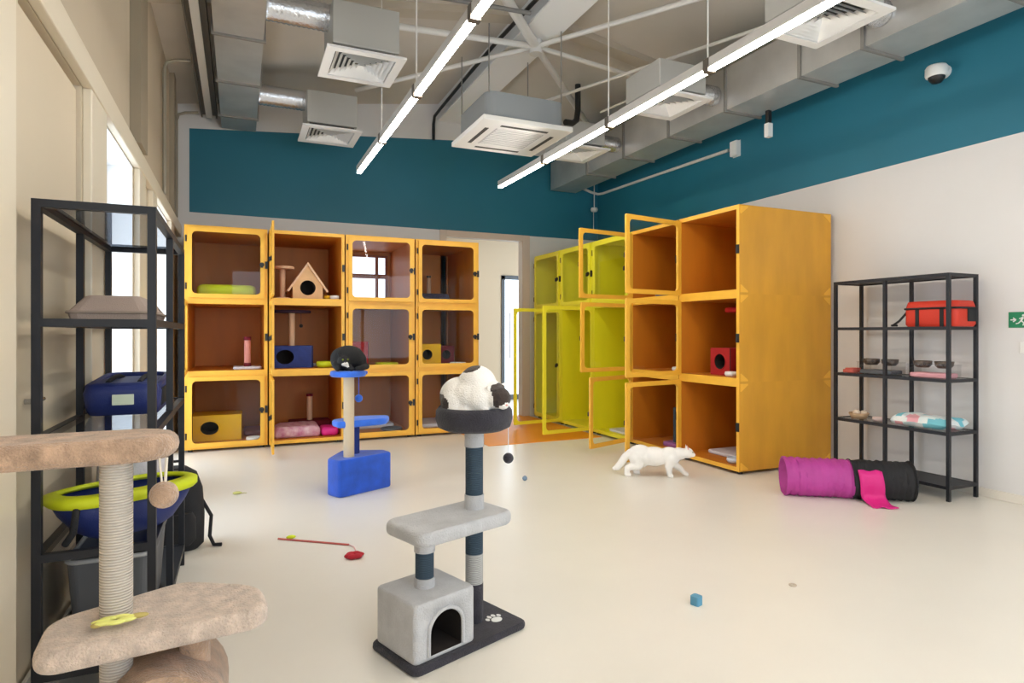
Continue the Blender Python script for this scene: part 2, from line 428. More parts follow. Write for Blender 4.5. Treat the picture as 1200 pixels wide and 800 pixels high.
tag(P('service_pipe', w, mat('grey conduit', (120, 118, 116), .5)), 'pair of thin grey service pipes crossing high under the roof slope', 'pipe')
tag(P('drain_hose', MB().tube([(2.62, 5.2, 4.51), (2.6, 6.3, 4.51), (2.60, 7.2, 4.5), (2.62, 8.4, 4.49), (2.6, 8.62, 4.45), (2.6, 8.67, 4.35), (2.6, 8.67, 4.12)], .022), DARKP), 'dark hose running along the ridge beam to the back wall', 'hose')
tag(P('hanging_pipe_elbow', MB().tube([(3.62, 6.25, 4.2), (3.62, 6.25, 3.9), (3.6, 6.25, 3.78), (3.52, 6.2, 3.72), (3.40, 6.15, 3.70)], .035, n=12), DARKP), 'short black insulated pipe bend behind the ceiling air conditioner', 'pipe')

# ------------------------------------------------------------------ ducts
def duct(label, x0, x1, z0, z1, y0, y1, ys):
    t = T('rectangular_duct', label, 'duct', ((x0+x1)/2, y0, z0))
    hw = (x1-x0)/2
    P('duct_body', MB().box(-hw, hw, 0, y1-y0, 0, z1-z0), GALV, t)
    for y in ys:
        P('flange', MB().ring([(-hw-.02, -.02), (hw+.02, -.02), (hw+.02, z1-z0+.02), (-hw-.02, z1-z0+.02)], [(-hw+.005, .005), (hw-.005, .005), (hw-.005, z1-z0-.005), (-hw+.005, z1-z0-.005)], y-y0-.014, y-y0+.014), GALVD, t)
    return t
duct('galvanised duct along the window wall side of the roof', -.20, .20, 3.90, 4.12, -.5, 8.62, [1.4, 2.5, 3.6, 4.7, 5.9, 7.0, 8.1])
duct('large galvanised duct running along the teal side wall', 4.50, 4.95, 3.55, 3.98, -.5, 8.62, [.6, 1.5, 2.4, 3.3, 3.9, 4.8, 5.7, 6.6, 7.5])
t = T('cable_tray', 'cable tray with pale cover beside the window wall duct', 'cable tray', (-.34, 0, 4.0))
P('tray_side', MB().box(-.09, -.075, -.5, 8.6, 0, .10), mat('dark tray rail', (98, 92, 84), .5), t)
P('tray_side', MB().box(.075, .09, -.5, 8.6, 0, .10), MATS['dark tray rail'], t)
P('tray_bottom', MB().box(-.035, .035, -.5, 8.6, .0, .03), STEELW, t)
P('tray_rung', MB().box(-.08, .08, -.5, 8.6, .035, .05), MATS['dark tray rail'], t)
for y in (4.6, 6.3, 7.6):
    P('hanging_rod', MB().cyl((0, y, .05), (0, y, .20), .006, n=8), GALVD, t)
for k, (y, z, lab) in enumerate(((6.9, 3.99, 'bent conduit climbing the window wall, nearer of the two'), (8.2, 3.9, 'bent conduit climbing the window wall beside the back corner'))):
    x = XL+.03
    zz = 2.66
    tag(P('wall_conduit', MB().tube([(x, y, zz), (x, y, z-.1), (x+.02, y, z-.03), (x+.09, y, z), (-.44, y, z+.02)], .016), mat('grey beige conduit', (150, 142, 126), .5)), lab, 'conduit')
# square diffusers with plenum boxes and foil hoses
def diffuser(label, cx, cy, z, hose, sz=.65, plen=.42, group='square ceiling diffusers'):
    t = T('air_vent', label, 'vent', (cx, cy, z), 0, group)
    h = sz/2
    P('grille_frame', MB().add(*frame_sq(h, h-.075, 0, .02)), WHITEP, t)
    m = MB()
    for k in range(6):
        r = h-.085-k*.04
        if r < .03: break
        v = []
        for rr, zz in ((r, .006), (r-.034, .045)):
            v += [(-rr, -rr, zz), (rr, -rr, zz), (rr, rr, zz), (-rr, rr, zz)]
        v += [(a, b, c_+.004) for a, b, c_ in v]
        m.add(v, [(0, 1, 5, 4), (1, 2, 6, 5), (2, 3, 7, 6), (3, 0, 4, 7), (8, 12, 13, 9), (9, 13, 14, 10), (10, 14, 15, 11), (11, 15, 12, 8)])
    P('louvre', m, WHITEP, t)
    P('backing', MB().box(-h+.08, h-.08, -h+.08, h-.08, .05, .06), GRILLD, t)
    if plen:
        P('plenum_box', MB().box(-h+.05, h-.05, -h+.05, h-.05, .06, plen), PLEN, t, bevel=.008)
    x0, x1, zc, r = hose
    pts = []; n = 26
    m = MB()
    prof = [(x0+(x1-x0)*k/n, r*(1 if k % 2 else .93)) for k in range(n+1)]
    m.tube([(x-cx, 0, zc-z) for x, _ in prof], [q for _, q in prof], n=18)
    P('foil_hose', m, FOIL, t)
    return t
def frame_sq(a, b, z0, z1):
    v = [(-a, -a, z0), (a, -a, z0), (a, a, z0), (-a, a, z0), (-b, -b, z0), (b, -b, z0), (b, b, z0), (-b, b, z0)]
    v += [(x, y, z1) for x, y, _ in v]
    f = []
    for k in range(4):
        j = (k+1) % 4
        f += [(k, 4+k, 4+j, j), (8+k, 8+j, 12+j, 12+k), (k, j, 8+j, 8+k), (4+k, 12+k, 12+j, 4+j)]
    return v, f
for cy, lab in ((3.38, 'white square diffuser on the window side duct, nearest overhead'), (5.42, 'white square diffuser on the window side duct, large one above the lit strip'), (7.46, 'white square diffuser on the window side duct, nearest the back wall')):
    diffuser(lab, .97, cy, 3.60, (.203, .72, 3.98, .115))
for cy, lab in ((3.15, 'white square diffuser on the teal wall duct, nearest overhead'), (4.95, 'white square diffuser on the teal wall duct, middle of the row'), (6.75, 'white square diffuser on the teal wall duct, farthest of the row')):
    diffuser(lab, 3.86, cy, 3.55, (4.12, 4.497, 3.74, .10), plen=.32)
# cassette air conditioner
t = T('air_conditioner', 'white ceiling cassette air conditioner with grey casing hung between the lit strips', 'air conditioner', (2.63, 5.97, 3.35))
h = .49
P('casing', MB().prism(rrect(.86, .86, .10), .05, .31), mat('grey blue casing', (150, 156, 160), .5, metal=.2), t)
P('panel', MB().add(*frame_sq(h, .27, 0, .05)), WHITEP, t, bevel=.008)
P('intake_grille', MB().box(-.27, .27, -.27, .27, .006, .04), mat('grille grey', (198, 198, 200), .5), t)
gg = MB()
for k in range(11):
    y = -.25+k*.05; gg.box(-.25, .25, y-.008, y+.008, 0, .006)
P('intake_bars', gg, WHITEP, t)
for k in range(4):
    P('air_slot', MB().box(-.26, .26, .345, .385, -.003, .01), GRILLD, t, rot=(0, 0, k*pi/2))
for sx in (-1, 1):
    for sy in (-1, 1):
        P('hanger_rod', MB().cyl((sx*.40, sy*.40, .3), (sx*.40, sy*.40, 1.05 if sx > 0 else .97), .007, n=8), GALVD, t)

# ------------------------------------------------------------------ lit strips
def strip(label, x, skip):
    t = T('strip_light', label, 'light fixture', (x, 7.02, 3.10), 0)
    L = 1.245
    for k in range(7):
        y1 = -k*L; y0 = y1-L+.05
        hs = P('housing', MB().box(-.03, .03, y0, y1, .012, .078), ALU, t, bevel=.004)
        P('tube', MB().prism(rrect(.044, L-.05, .008, 2, 0, (y0+y1)/2), -.006, .012), TUBE, hs)
        P('joint_cap', MB().box(-.034, .034, y0-.05, y0, -.014, .078), mat('brown joint cap', (92, 84, 76), .5), t)
        zc = min(ceil_z(x), 4.42 if 2.69 < x < 3.07 else 9)-3.105
        if k in skip: continue
        P('hanging_wire', MB().cyl((0, y0-.012, .078), (0, y0-.012, zc), .006, n=6), STEELW, t)
strip('row of lit white tubes hung on the window side of the ridge', 1.235, (2,))
strip('row of lit white tubes hung on the teal wall side of the ridge', 2.955, (0,))

# ------------------------------------------------------------------ wall fittings
t = T('security_camera', 'white dome security camera on the teal wall', 'camera', (XR, 3.24, 3.46), 0)
P('wall_mount', MB().cyl((-.03, 0, .03), (0, 0, .03), .055).box(-.12, -.02, -.03, .03, .0, .06), WHITEP, t, bevel=.004)
P('camera_body', MB().lathe([(0, .065), (.07, .062), (.082, .045), (.084, -.01), (.076, -.03), (0, -.03)][::-1], (-.11, 0, 0)), WHITEP, t)
P('dome', MB().lathe([(0, -.085), (.035, -.078), (.058, -.05), (.062, -.03)], (-.11, 0, 0)), DARKP, t)
t = T('junction_box', 'small white junction box at the end of the conduit on the teal wall', 'box', (XR, 5.60, 3.49))
P('box_body', MB().box(-.06, 0, -.055, .055, -.09, .09), WHITEP, t, bevel=.008)
P('mounting_plate', MB().box(-.002, 0, -.06, .06, -.095, .095), WHITEP, t)
P('box_cover', MB().box(-.066, -.06, -.048, .048, -.08, .08), WHITEP, t, bevel=.003)
t = T('hanging_sensor', 'white sensor on a black stem hung under the large duct', 'sensor', (4.90, 4.63, 3.55))
P('stem', MB().box(-.025, .025, -.02, .02, -.13, 0), DARKP, t, bevel=.004)
P('sensor_body', MB().box(-.032, .032, -.028, .028, -.27, -.13), WHITEP, t, bevel=.006)
tag(P('wall_conduit', MB().tube([(XR-.03, 5.71, 3.5), (XR-.03, 7.0, 3.53), (XR-.03, 8.5, 3.56), (XR-.05, 8.62, 3.57), (XR-.15, 8.66, 3.6), (5.05, 8.66, 3.66), (4.95, 8.66, 3.72), (4.93, 8.66, 3.82), (4.93, 8.66, 4.0)], .02), STEELW), 'white conduit pipe along the teal walls round the corner', 'conduit')
t = T('corner_camera', 'small white camera high in the teal corner', 'camera', (5.30, 8.62, 3.30))
P('camera_body', MB().lathe([(0, -.03), (.05, -.02), (.06, .01), (.05, .04), (0, .045)]), WHITEP, t)
P('hanging_rod', MB().cyl((0, 0, .04), (0, 0, .5), .008), STEELW, t)
P('camera_cable', MB().cyl((0, .02, -.02), (0, .02, -.35), .005), STEELW, t)
# exit sign
t = T('exit_sign', 'green emergency exit sign with white running figure on the cream wall', 'sign', (XR, 2.69, 1.40))
P('sign_plate', MB().box(-.008, 0, -.12, .08, -.06, .06), GREEN, t, bevel=.002)
pm = MB(); MX = Matrix(((0, 0, -1, -.0085), (-1, 0, 0, 0), (0, 1, 0, 0), (0, 0, 0, 1)))
def bar(a, b, wd):
    a, b = Vector(a), Vector(b); d = (b-a).normalized(); n_ = Vector((-d.y, d.x))*wd/2
    pm.prism([tuple(a+n_)[:2], tuple(a-n_)[:2], tuple(b-n_)[:2], tuple(b+n_)[:2]], 0, .0012, 0, MX)
bar((.055, -.045), (.055, .045), .006); bar((.10, -.045), (.10, .045), .006); bar((.052, .045), (.103, .045), .006)
pm.prism([(.02+.009*cos(a*pi/6), .033+.009*sin(a*pi/6)) for a in range(12)], 0, .0012, 0, MX)
bar((.018, .02), (.005, -.008), .014); bar((.017, .018), (.037, .008), .006); bar((.014, .018), (-.008, .008), .006)
bar((.006, -.008), (.022, -.022), .008); bar((.022, -.022), (.018, -.044), .007); bar((.004, -.008), (-.012, -.025), .008); bar((-.012, -.025), (-.03, -.03), .007)
bar((-.065, .0), (-.028, .0), .008); bar((-.048, .015), (-.028, 0), .008); bar((-.048, -.015), (-.028, 0), .008)
P('pictogram', pm, WHITEP, t)
t = T('light_switch', 'small white wall switch below the exit sign', 'switch', (XR, 2.66, 1.19))
P('switch_plate', MB().box(-.01, 0, -.045, .035, -.045, .045), WHITEP, t, bevel=.004)
P('rocker', MB().box(-.014, -.01, -.022, .012, -.022, .022), WHITEP, t, bevel=.002)

# ------------------------------------------------------------------ cat enclosures
UW, UD, UH = .846, 1.19, .815; DW = .775
_mc = {}
def cached(key, fn):
    if key not in _mc: _mc[key] = fn()
    return _mc[key]
def body_mesh(h, window=False):
    m = MB(); t_ = .04
    m.ring([(.004, 0), (UW-.004, 0), (UW-.004, h), (.004, h)], [(t_, t_), (UW-t_, t_), (UW-t_, h-t_), (t_, h-t_)], 0, UD)
    if not window: m.box(t_, UW-t_, UD-.02, UD, t_, h-t_)
    else:
        m.ring([(t_, t_), (UW-t_, t_), (UW-t_, h-t_), (t_, h-t_)], [(.06, .10), (UW-.09, .10), (UW-.09, h-.09), (.06, h-.09)], UD-.02, UD)
    me = m.mesh('body')
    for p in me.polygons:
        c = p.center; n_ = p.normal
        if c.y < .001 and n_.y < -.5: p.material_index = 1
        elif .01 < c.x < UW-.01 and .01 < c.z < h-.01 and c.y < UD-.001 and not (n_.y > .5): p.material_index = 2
    return me
def door_mesh(h, sgn):
    # hinge at origin, extends to sgn*w, thickness in front (-y)
    w_ = DW; fw = .044
    o_ = rrect(w_, h-.05, .012, 5, sgn*w_/2, h/2); i_ = rrect(w_-2*fw, h-.05-2*fw, .048, 5, sgn*w_/2, h/2)
    return MB().ring(o_, i_, -.022, 0).mesh('door')
def unit(label, loc, rz, mats, h=UH, door=None, hinge='L', window=False, group=None, legs=False, plates=None):
    """door: None or the opening angle in degrees"""
    key = (h, window, mats[0].name)
    t = T('cat_enclosure', label, 'cat enclosure', loc, rz, group)
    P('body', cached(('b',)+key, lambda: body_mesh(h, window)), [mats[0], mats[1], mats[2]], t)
    for (x, y) in ((.06, .06), (UW-.06, .06), (.06, UD-.06), (UW-.06, UD-.06)) if legs else ():
        P('foot', cached('foot', lambda: MB().cyl((0, 0, -.03), (0, 0, 0), .025).mesh('foot')), DARKP, t, (x, y, 0))
    if window:  # self-glowing pale panes framed into the back panel
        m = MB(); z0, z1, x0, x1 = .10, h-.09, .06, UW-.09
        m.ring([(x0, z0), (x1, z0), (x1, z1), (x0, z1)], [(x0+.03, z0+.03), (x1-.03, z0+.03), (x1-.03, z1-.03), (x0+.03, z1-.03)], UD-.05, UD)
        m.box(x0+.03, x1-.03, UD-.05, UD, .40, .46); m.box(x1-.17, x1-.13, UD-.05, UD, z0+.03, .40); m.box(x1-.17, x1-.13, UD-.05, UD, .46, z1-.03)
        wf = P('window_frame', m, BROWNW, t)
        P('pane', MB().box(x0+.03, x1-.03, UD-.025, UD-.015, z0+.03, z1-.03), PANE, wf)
    sg = 1 if hinge == 'L' else -1
    hx = (UW-DW)/2 if hinge == 'L' else UW-(UW-DW)/2
    if door is not None:
        d = P('door', cached(('d', h, sg, mats[1].name), lambda: door_mesh(h, sg)), mats[1], t, (hx, -.002, 0), (0, 0, R(-door*sg)))
        w_ = DW
        P('glass_pane', cached(('g', h, sg), lambda: MB().box(sg*.04, sg*(w_-.04), -.014, -.009, .065, h-.065).mesh('glass_pane') if sg > 0 else MB().box(-(w_-.04), -.04, -.014, -.009, .065, h-.065).mesh('glass_pane')), GLASS, d)
        def latch():
            m = MB(); m.cyl((0, -.022, 0), (0, -.036, 0), .026, n=14); m.box(-.012, .012, -.055, -.036, -.035, .012); return m.mesh('latch')
        P('latch', cached('latch', latch), DARKP, d, (sg*(w_-.03), 0, h*.5))
    # strike plate on the free edge, hinges on the other
    P('strike', cached('strike', lambda: MB().box(-.014, .014, -.018, 0, -.04, .04).mesh('strike')), DARKP, t, (UW-.017 if hinge == 'L' else .017, 0, h*.5))
    if door is not None:
        for zz in (.15, h-.15):
            P('hinge', cached('hinge', lambda: MB().cyl((0, -.012, -.035), (0, -.012, .035), .009, n=10).mesh('hinge')), DARKP, t, (hx-sg*.014, -.006, zz))
    if plates:
        for (y, z, a, b) in ((.012, .012, 1, 1), (UD-.012, .012, -1, 1), (.012, h-.012, 1, -1), (UD-.012, h-.012, -1, -1)):
            p_ = [(y, z), (y+a*.09, z), (y+a*.09, z+b*.012), (y+a*.012, z+b*.07), (y, z+b*.07)]
            if a*b < 0: p_ = p_[::-1]
            P('corner_plate', MB().prism(p_, 0, .004, 0, Matrix(((0, 0, 1, UW-.004), (1, 0, 0, 0), (0, 1, 0, 0), (0, 0, 0, 1)))), AMBERL, t)
    return t
AM = (AMBER, AMBERL, mat('deep amber lining', (200, 120, 26), .5, var=(5, .10), stretch=(1, 1, .25))); LM = (LIME, LIMEL, LIME)  # inside copy of the same plywood, its shade put into the colour
ZS = (.03, .03+UH, .03+2*UH)
YF = 7.50; XF = 4.17
cx = [-.545, .308, 1.161, 2.014]
ROW = ('bottom', 'middle', 'top')
COLN = ('column nearest the windows', 'second column from the windows', 'third column from the windows', 'column beside the doorway')
state = {(0, 2): 0, (0, 1): 88, (0, 0): 0, (1, 0): 91, (1, 1): 91, (1, 2): 91, (2, 2): 6, (2, 1): 0, (2, 0): 0, (3, 2): 0, (3, 1): 0, (3, 0): 0}
desc = {(0, 2): 'closed glass door, lime bed inside', (0, 1): 'open door, pink post inside', (0, 0): 'closed glass door, yellow box inside',
        (1, 2): 'door swung open, wooden house inside', (1, 1): 'door swung open, blue box inside', (1, 0): 'door swung open, pink blankets inside',
        (2, 2): 'glass door ajar, window behind', (2, 1): 'closed glass door, red box inside', (2, 0): 'closed glass door behind blue tree',
        (3, 2): 'closed glass door, dark mat inside', (3, 1): 'closed glass door, yellow cube inside', (3, 0): 'closed glass door, pale mat inside'}
for c_ in range(4):
    for r_ in range(3):
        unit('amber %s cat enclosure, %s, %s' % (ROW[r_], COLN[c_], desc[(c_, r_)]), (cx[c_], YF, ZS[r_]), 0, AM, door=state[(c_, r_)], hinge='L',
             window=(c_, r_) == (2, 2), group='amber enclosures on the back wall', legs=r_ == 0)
# orange columns on the teal wall (near column first); doors hinge on the far edge
near = [4.275, 5.125]
for c_, nm in enumerate(('nearest column on the teal wall, bare plywood side showing', 'second column on the teal wall')):
    for r_ in range(3):
        yl = near[c_]+UW
        ang = (80, 80, 80)[r_] if c_ == 0 else (70, 80, 82)[r_]
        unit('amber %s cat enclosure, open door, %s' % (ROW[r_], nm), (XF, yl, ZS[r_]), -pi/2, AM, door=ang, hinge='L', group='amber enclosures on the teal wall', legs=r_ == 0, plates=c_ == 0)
ly = [5.975, 6.825, 7.675]
HT = 2*UH
for c_, nm in enumerate(('next to the amber ones', 'in the middle of the lime run', 'beside the doorway casing')):
    yl = ly[c_]+UW
    unit('lime yellow tall lower cat enclosure %s%s' % (nm, ', glass door open' if c_ < 2 else ''), (XF, yl, .03), -pi/2, LM, h=HT, door=(84, 85, 0)[c_], hinge='L', group='lime enclosures', legs=True)
    unit('lime yellow upper cat enclosure %s, closed glass door' % nm, (XF, yl, ZS[2]), -pi/2, LM, door=0, hinge='L', group='lime enclosures')

# ------------------------------------------------------------------ things in the enclosures
def fz(r_): return ZS[r_]+.04+.001
def boxhouse(name, label, loc, w_, d_, h_, m, hole=.07, hx=0, rz=0, cat='cat house', sq=1.0):
    t = T(name, label, cat, loc, rz)
    o = P('house_body', MB().prism(rrect(w_, d_, .015, 3), 0, h_), [m, HOLE], t)
    cm = MB(); n = 24
    v = [(hx+hole*sq*cos(2*pi*k/n), h_*.5+hole*sin(2*pi*k/n)) for k in range(n)]
    cm.prism(v, 0, d_*.8, 0, Matrix(((1, 0, 0, 0), (0, 0, 1, -d_/2-.02), (0, 1, 0, 0), (0, 0, 0, 1))))
    cut(o, cm)
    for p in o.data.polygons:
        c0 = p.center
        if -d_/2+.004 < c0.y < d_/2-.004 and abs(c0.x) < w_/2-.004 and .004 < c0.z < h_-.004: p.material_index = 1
    rim = MB(); rim.tube([(hx+(hole+.006)*sq*cos(2*pi*k/n), -d_/2, h_*.5+(hole+.006)*sin(2*pi*k/n)) for k in range(n)], .007, n=8, closed=True)
    P('hole_rim', rim, m, t)
    return t
def bowl(label, loc, m, r=.07, h_=.05, mi=None, name='food_bowl', cat='bowl', group=None):
    t = P(name, MB().lathe([(0, 0), (r*.8, 0), (r, h_*.5), (r*.92, h_), (r*.84, h_), (r*.7, h_*.35), (0, h_*.3)]), m, None, loc)
    return tag(t, label, cat, group)
def matpad(name, label, loc, w_, d_, h_, m, cat='mat', rz=0):
    o = P(name, MB().pad(rrect(w_, d_, .05, 5), 0, h_, h_*.45), m, None, loc, (0, 0, rz))
    return tag(o, label, cat)
def puff(w_, d_, h_, n=26):
    """soft cushion as a dense grid"""
    v = []; f = []
    for s_ in (1, 0):
        for j in range(n+1):
            for i in range(n+1):
                x, y = -1+2*i/n, -1+2*j/n; e = ((1-abs(x)**4)*(1-abs(y)**4))**.4
                k = 1-.06*(x*x*y*y)
                v.append((x*w_/2*k, y*d_/2*k, (h_*.4+h_*.6*e) if s_ else h_*.4*(1-e)))
    N = (n+1)**2
    for j in range(n):
        for i in range(n):
            q = j*(n+1)+i; f.append((q, q+1, q+n+2, q+n+1)); f.append((N+q, N+q+n+1, N+q+n+2, N+q+1))
    return MB().add(v, f, 0, True)
def lumpy(o, amp, sc):
    for v in o.data.vertices:
        n_ = noise.noise(Vector(v.co)*sc); v.co.z = max(.004, v.co.z+amp*n_) if v.co.z > .01 else v.co.z
# column 1
matpad('pet_bed', 'lime yellow padded bed in the top enclosure nearest the windows', (cx[0]+.42, YF+.45, fz(2)), .62, .5, .15, LIMEF, 'pet bed')
t = T('scratching_post', 'pink scratching post on a pale base in the middle enclosure nearest the windows', 'scratching post', (cx[0]+.635, YF+.24, fz(1)))
P('base', MB().pad(rrect(.30, .30, .04), 0, .03, .012), PALE, t)
P('post', MB().cyl((0, 0, .06), (0, 0, .33), .035, n=20), mat('pink rope', (222, 150, 138), .9, bump=(120, .5)), t)
P('post_end', MB().cyl((0, 0, .03), (0, 0, .07), .04, n=20), mat('maroon plush', (112, 18, 36), .9), t)
P('post_end', MB().cyl((0, 0, .33), (0, 0, .37), .04, n=20), MATS['maroon plush'], t)
boxhouse('cat_house', 'yellow felt box house with dark oval entrance in the bottom enclosure nearest the windows', (cx[0]+.32, YF+.48, fz(0)), .52, .40, .29, YBOX, .075, -.08, 0, sq=1.25)
matpad('pet_mat', 'mauve mat behind the yellow box in the bottom enclosure nearest the windows', (cx[0]+.70, YF+.75, fz(0)), .2, .5, .05, mat('mauve fleece', (150, 96, 118), .9, bump=(60, .5)))
bowl('white double food dish in the bottom enclosure nearest the windows', (cx[0]+.70, YF+.14, fz(0)), WHITEP, .085, .04)
# column 2
t = T('cat_house', 'light wooden gabled cat house with round dark entrance in the top enclosure', 'cat house', (cx[1]+.44, YF+.30, fz(2)))
hb = P('house_body', MB().prism([(-.17, 0), (.17, 0), (.17, .15), (0, .40), (-.17, .15)], -.15, .15, 0, Matrix(((1, 0, 0, 0), (0, 0, -1, 0), (0, 1, 0, 0), (0, 0, 0, 1)))), [WOODL, HOLE], t)
cm = MB().cyl((0, -.2, .135), (0, .1, .135), .088, n=28); cut(hb, cm)
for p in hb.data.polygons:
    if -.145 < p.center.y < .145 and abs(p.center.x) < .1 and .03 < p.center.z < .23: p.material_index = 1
for s_ in (-1, 1):
    a = math.atan2(.25, .17)
    P('roof_panel', MB().prism([(0, .40), (s_*.215, .40-.215*.25/.17), (s_*.235, .40-.215*.25/.17+.012), (0, .437)][::s_], -.18, .18, 0, Matrix(((1, 0, 0, 0), (0, 0, -1, 0), (0, 1, 0, 0), (0, 0, 0, 1)))), WOODP, t)
t = T('cat_perch', 'small wooden T shaped perch beside the gabled cat house', 'perch', (cx[1]+.17, YF+.35, fz(2)))
P('base', MB().pad(rrect(.16, .3, .03), 0, .02, .008), WOODP, t)
P('post', MB().cyl((0, 0, .02), (0, 0, .36), .032, n=18), WOODP, t)
P('perch_top', MB().pad([(.115*cos(k*pi/12)+.02, .14*sin(k*pi/12)) for k in range(24)], .36, .395, .012), WOODP, t)
bowl('yellow food bowl in front of the gabled cat house', (cx[1]+.675, YF+.20, fz(2)), YBOX, .048, .05)
bowl('white food bowl in the top enclosure with the gabled cat house', (cx[1]+.74, YF+.10, fz(2)), WHITEP, .055, .045)
t = T('cat_tree', 'small cat tree with blue box house in the middle enclosure', 'cat tree', (cx[1]+.28, YF+.40, fz(1)))
DB = mat('dark blue plush', (44, 62, 128), .85, var=(12, .15), bump=(100, .4))
o = P('house_body', MB().prism(rrect(.46, .36, .03, 4), 0, .26), [DB, HOLE], t)
cm = MB().prism([(-.09+.10*cos(2*pi*k/24), .13+.085*sin(2*pi*k/24)) for k in range(24)], 0, .28, 0, Matrix(((1, 0, 0, 0), (0, 0, 1, -.2), (0, 1, 0, 0), (0, 0, 0, 1)))); cut(o, cm)
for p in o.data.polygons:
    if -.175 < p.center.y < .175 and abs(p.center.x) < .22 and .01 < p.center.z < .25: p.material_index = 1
P('post', MB().cyl((0, 0, .26), (0, 0, .66), .035, n=18), WOODP, t)
P('perch_top', MB().pad([(.22*cos(k*pi/12), .16*sin(k*pi/12)) for k in range(24)], .655, .69, .012), mat('dark purple plush', (58, 34, 52), .9), t)
P('hanging_ball', MB().cyl((.1, -.06, .52), (.1, -.06, .655), .002, n=6).ell((.1, -.06, .50), (.022,)*3, 12, 8), DARKP, t)
bowl('yellow and black food dish beside the blue box house', (cx[1]+.64, YF+.22, fz(1)), LIMEF, .10, .07)
matpad('pet_mat', 'pale fleece mat under the yellow food dish', (cx[1]+.665, YF+.55, fz(1)), .27, .4, .03, PALE)
o = matpad('blanket', 'crumpled dusty pink blanket in the bottom enclosure with open door', (cx[1]+.322, YF+.32, fz(0)), .52, .44, .12, LILAC, 'blanket')
lumpy(o, .04, 9)
o = matpad('cushion', 'bright pink cushion beside the crumpled blanket', (cx[1]+.69, YF+.24, fz(0)), .20, .32, .10, HOTP, 'cushion')
t = T('scratching_post', 'pale post on a dark red base behind the crumpled blanket', 'scratching post', (cx[1]+.52, YF+.75, fz(0)))
P('base', MB().pad(rrect(.5, .3, .03), 0, .12, .015), mat('maroon plush', (112, 18, 36), .9), t)
P('post', MB().cyl((0, 0, .12), (0, 0, .42), .035, n=18), WOODP, t)
P('post_end', MB().cyl((0, 0, .42), (0, 0, .45), .042, n=18), MATS['maroon plush'], t)
# column 3
boxhouse('cat_house', 'red plush box house in the middle enclosure behind the black cat', (cx[2]+.22, YF+.75, fz(1)), .34, .3, .30, RED, .07, .0)
bowl('lime yellow oval tray in the middle enclosure beside the red box', (cx[2]+.56, YF+.30, fz(1)), LIMEF, .15, .04, name='food_tray', cat='tray')
bowl('dark low tray in the bottom enclosure behind the blue tree', (cx[2]+.60, YF+.22, fz(0)), GREYP, .14, .035, name='food_tray', cat='tray')
matpad('pet_mat', 'pale fleece mat in the bottom enclosure behind the blue tree', (cx[2]+.40, YF+.70, fz(0)), .6, .5, .05, PALE)
# column 4
matpad('pet_mat', 'dark blue mat in the top enclosure beside the doorway', (cx[3]+.33, YF+.55, fz(2)), .46, .5, .12, mat('ink blue fleece', (48, 48, 74), .9))
t = T('scratching_post', 'slim pale post with dark cap in the top enclosure beside the doorway', 'scratching post', (cx[3]+.45, YF+.95, fz(2)))
P('base', MB().pad(rrect(.24, .24, .03), 0, .025, .008), GREYP, t)
P('post', MB().cyl((0, 0, .025), (0, 0, .38), .03, n=16), WOODP, t)
P('post_end', MB().cyl((0, 0, .38), (0, 0, .41), .034, n=16), DARKP, t)
boxhouse('cat_house', 'yellow felt cube house with round dark entrance in the middle enclosure beside the doorway', (cx[3]+.24, YF+.30, fz(1)), .30, .28, .27, YBOX, .065, -.04)
boxhouse('cat_house', 'maroon box beside the yellow felt cube house', (cx[3]+.56, YF+.62, fz(1)), .24, .26, .24, mat('maroon plush', (112, 18, 36), .9), .06)
bowl('white low dish in the middle enclosure beside the doorway', (cx[3]+.62, YF+.18, fz(1)), WHITEP, .11, .03)
matpad('pet_mat', 'pale fleece mat in the bottom enclosure beside the doorway', (cx[3]+.42, YF+.5, fz(0)), .6, .6, .05, PALE)
# teal wall columns
matpad('pet_mat', 'flat grey mat in the top enclosure of the second teal wall column', (XF+.30, 5.45, fz(2)), .45, .4, .03, GREYP)
bowl('white food bowl in the middle enclosure of the second teal wall column', (XF+.14, 5.30, fz(1)), WHITEP, .07, .05)
t = T('scratching_post', 'slate post on a lilac base in the bottom enclosure of the second teal wall column', 'scratching post', (XF+.17, 5.36, fz(0)))
P('base', MB().pad(rrect(.22, .24, .04), 0, .05, .015), mat('lilac plush', (150, 90, 150), .9), t)
P('post', MB().cyl((0, 0, .05), (0, 0, .42), .04, n=18), SLATE, t)
boxhouse('cat_house', 'red plush box house with dark round entrance in the nearest teal wall column', (XF+.30, 4.69, fz(1)), .28, .30, .265, mat('deep red plush', (168, 24, 26), .85), .075, 0, -pi/2)
t = T('cat_perch', 'round red wall perch above the red box house', 'perch', (XF+.46, 4.69, fz(1)+.62))
P('perch_top', MB().pad([(.19*cos(k*pi/12), .17*sin(k*pi/12)) for k in range(24)], 0, .05, .02), RED, t)
P('support_post', MB().cyl((.12, 0, -.62), (.12, 0, 0), .03, n=16), mat('maroon plush', (112, 18, 36), .9), t)
bowl('white food bowl in front of the red box house', (XF+.12, 4.50, fz(1)), WHITEP, .065, .045)
matpad('pet_mat', 'pale fleece mat in the bottom enclosure nearest on the teal wall', (XF+.48, 4.70, fz(0)), .5, .55, .035, PALE)
bowl('white and blue food dish in the bottom enclosure nearest on the teal wall', (XF+.12, 4.46, fz(0)+.002), mat('pale blue plastic', (206, 220, 236), .4), .075, .05)
matpad('pet_mat', 'pale fleece mat on the floor of the lime enclosure next to the amber ones', (XF+.32, 6.32, fz(0)), .5, .5, .03, PALE)

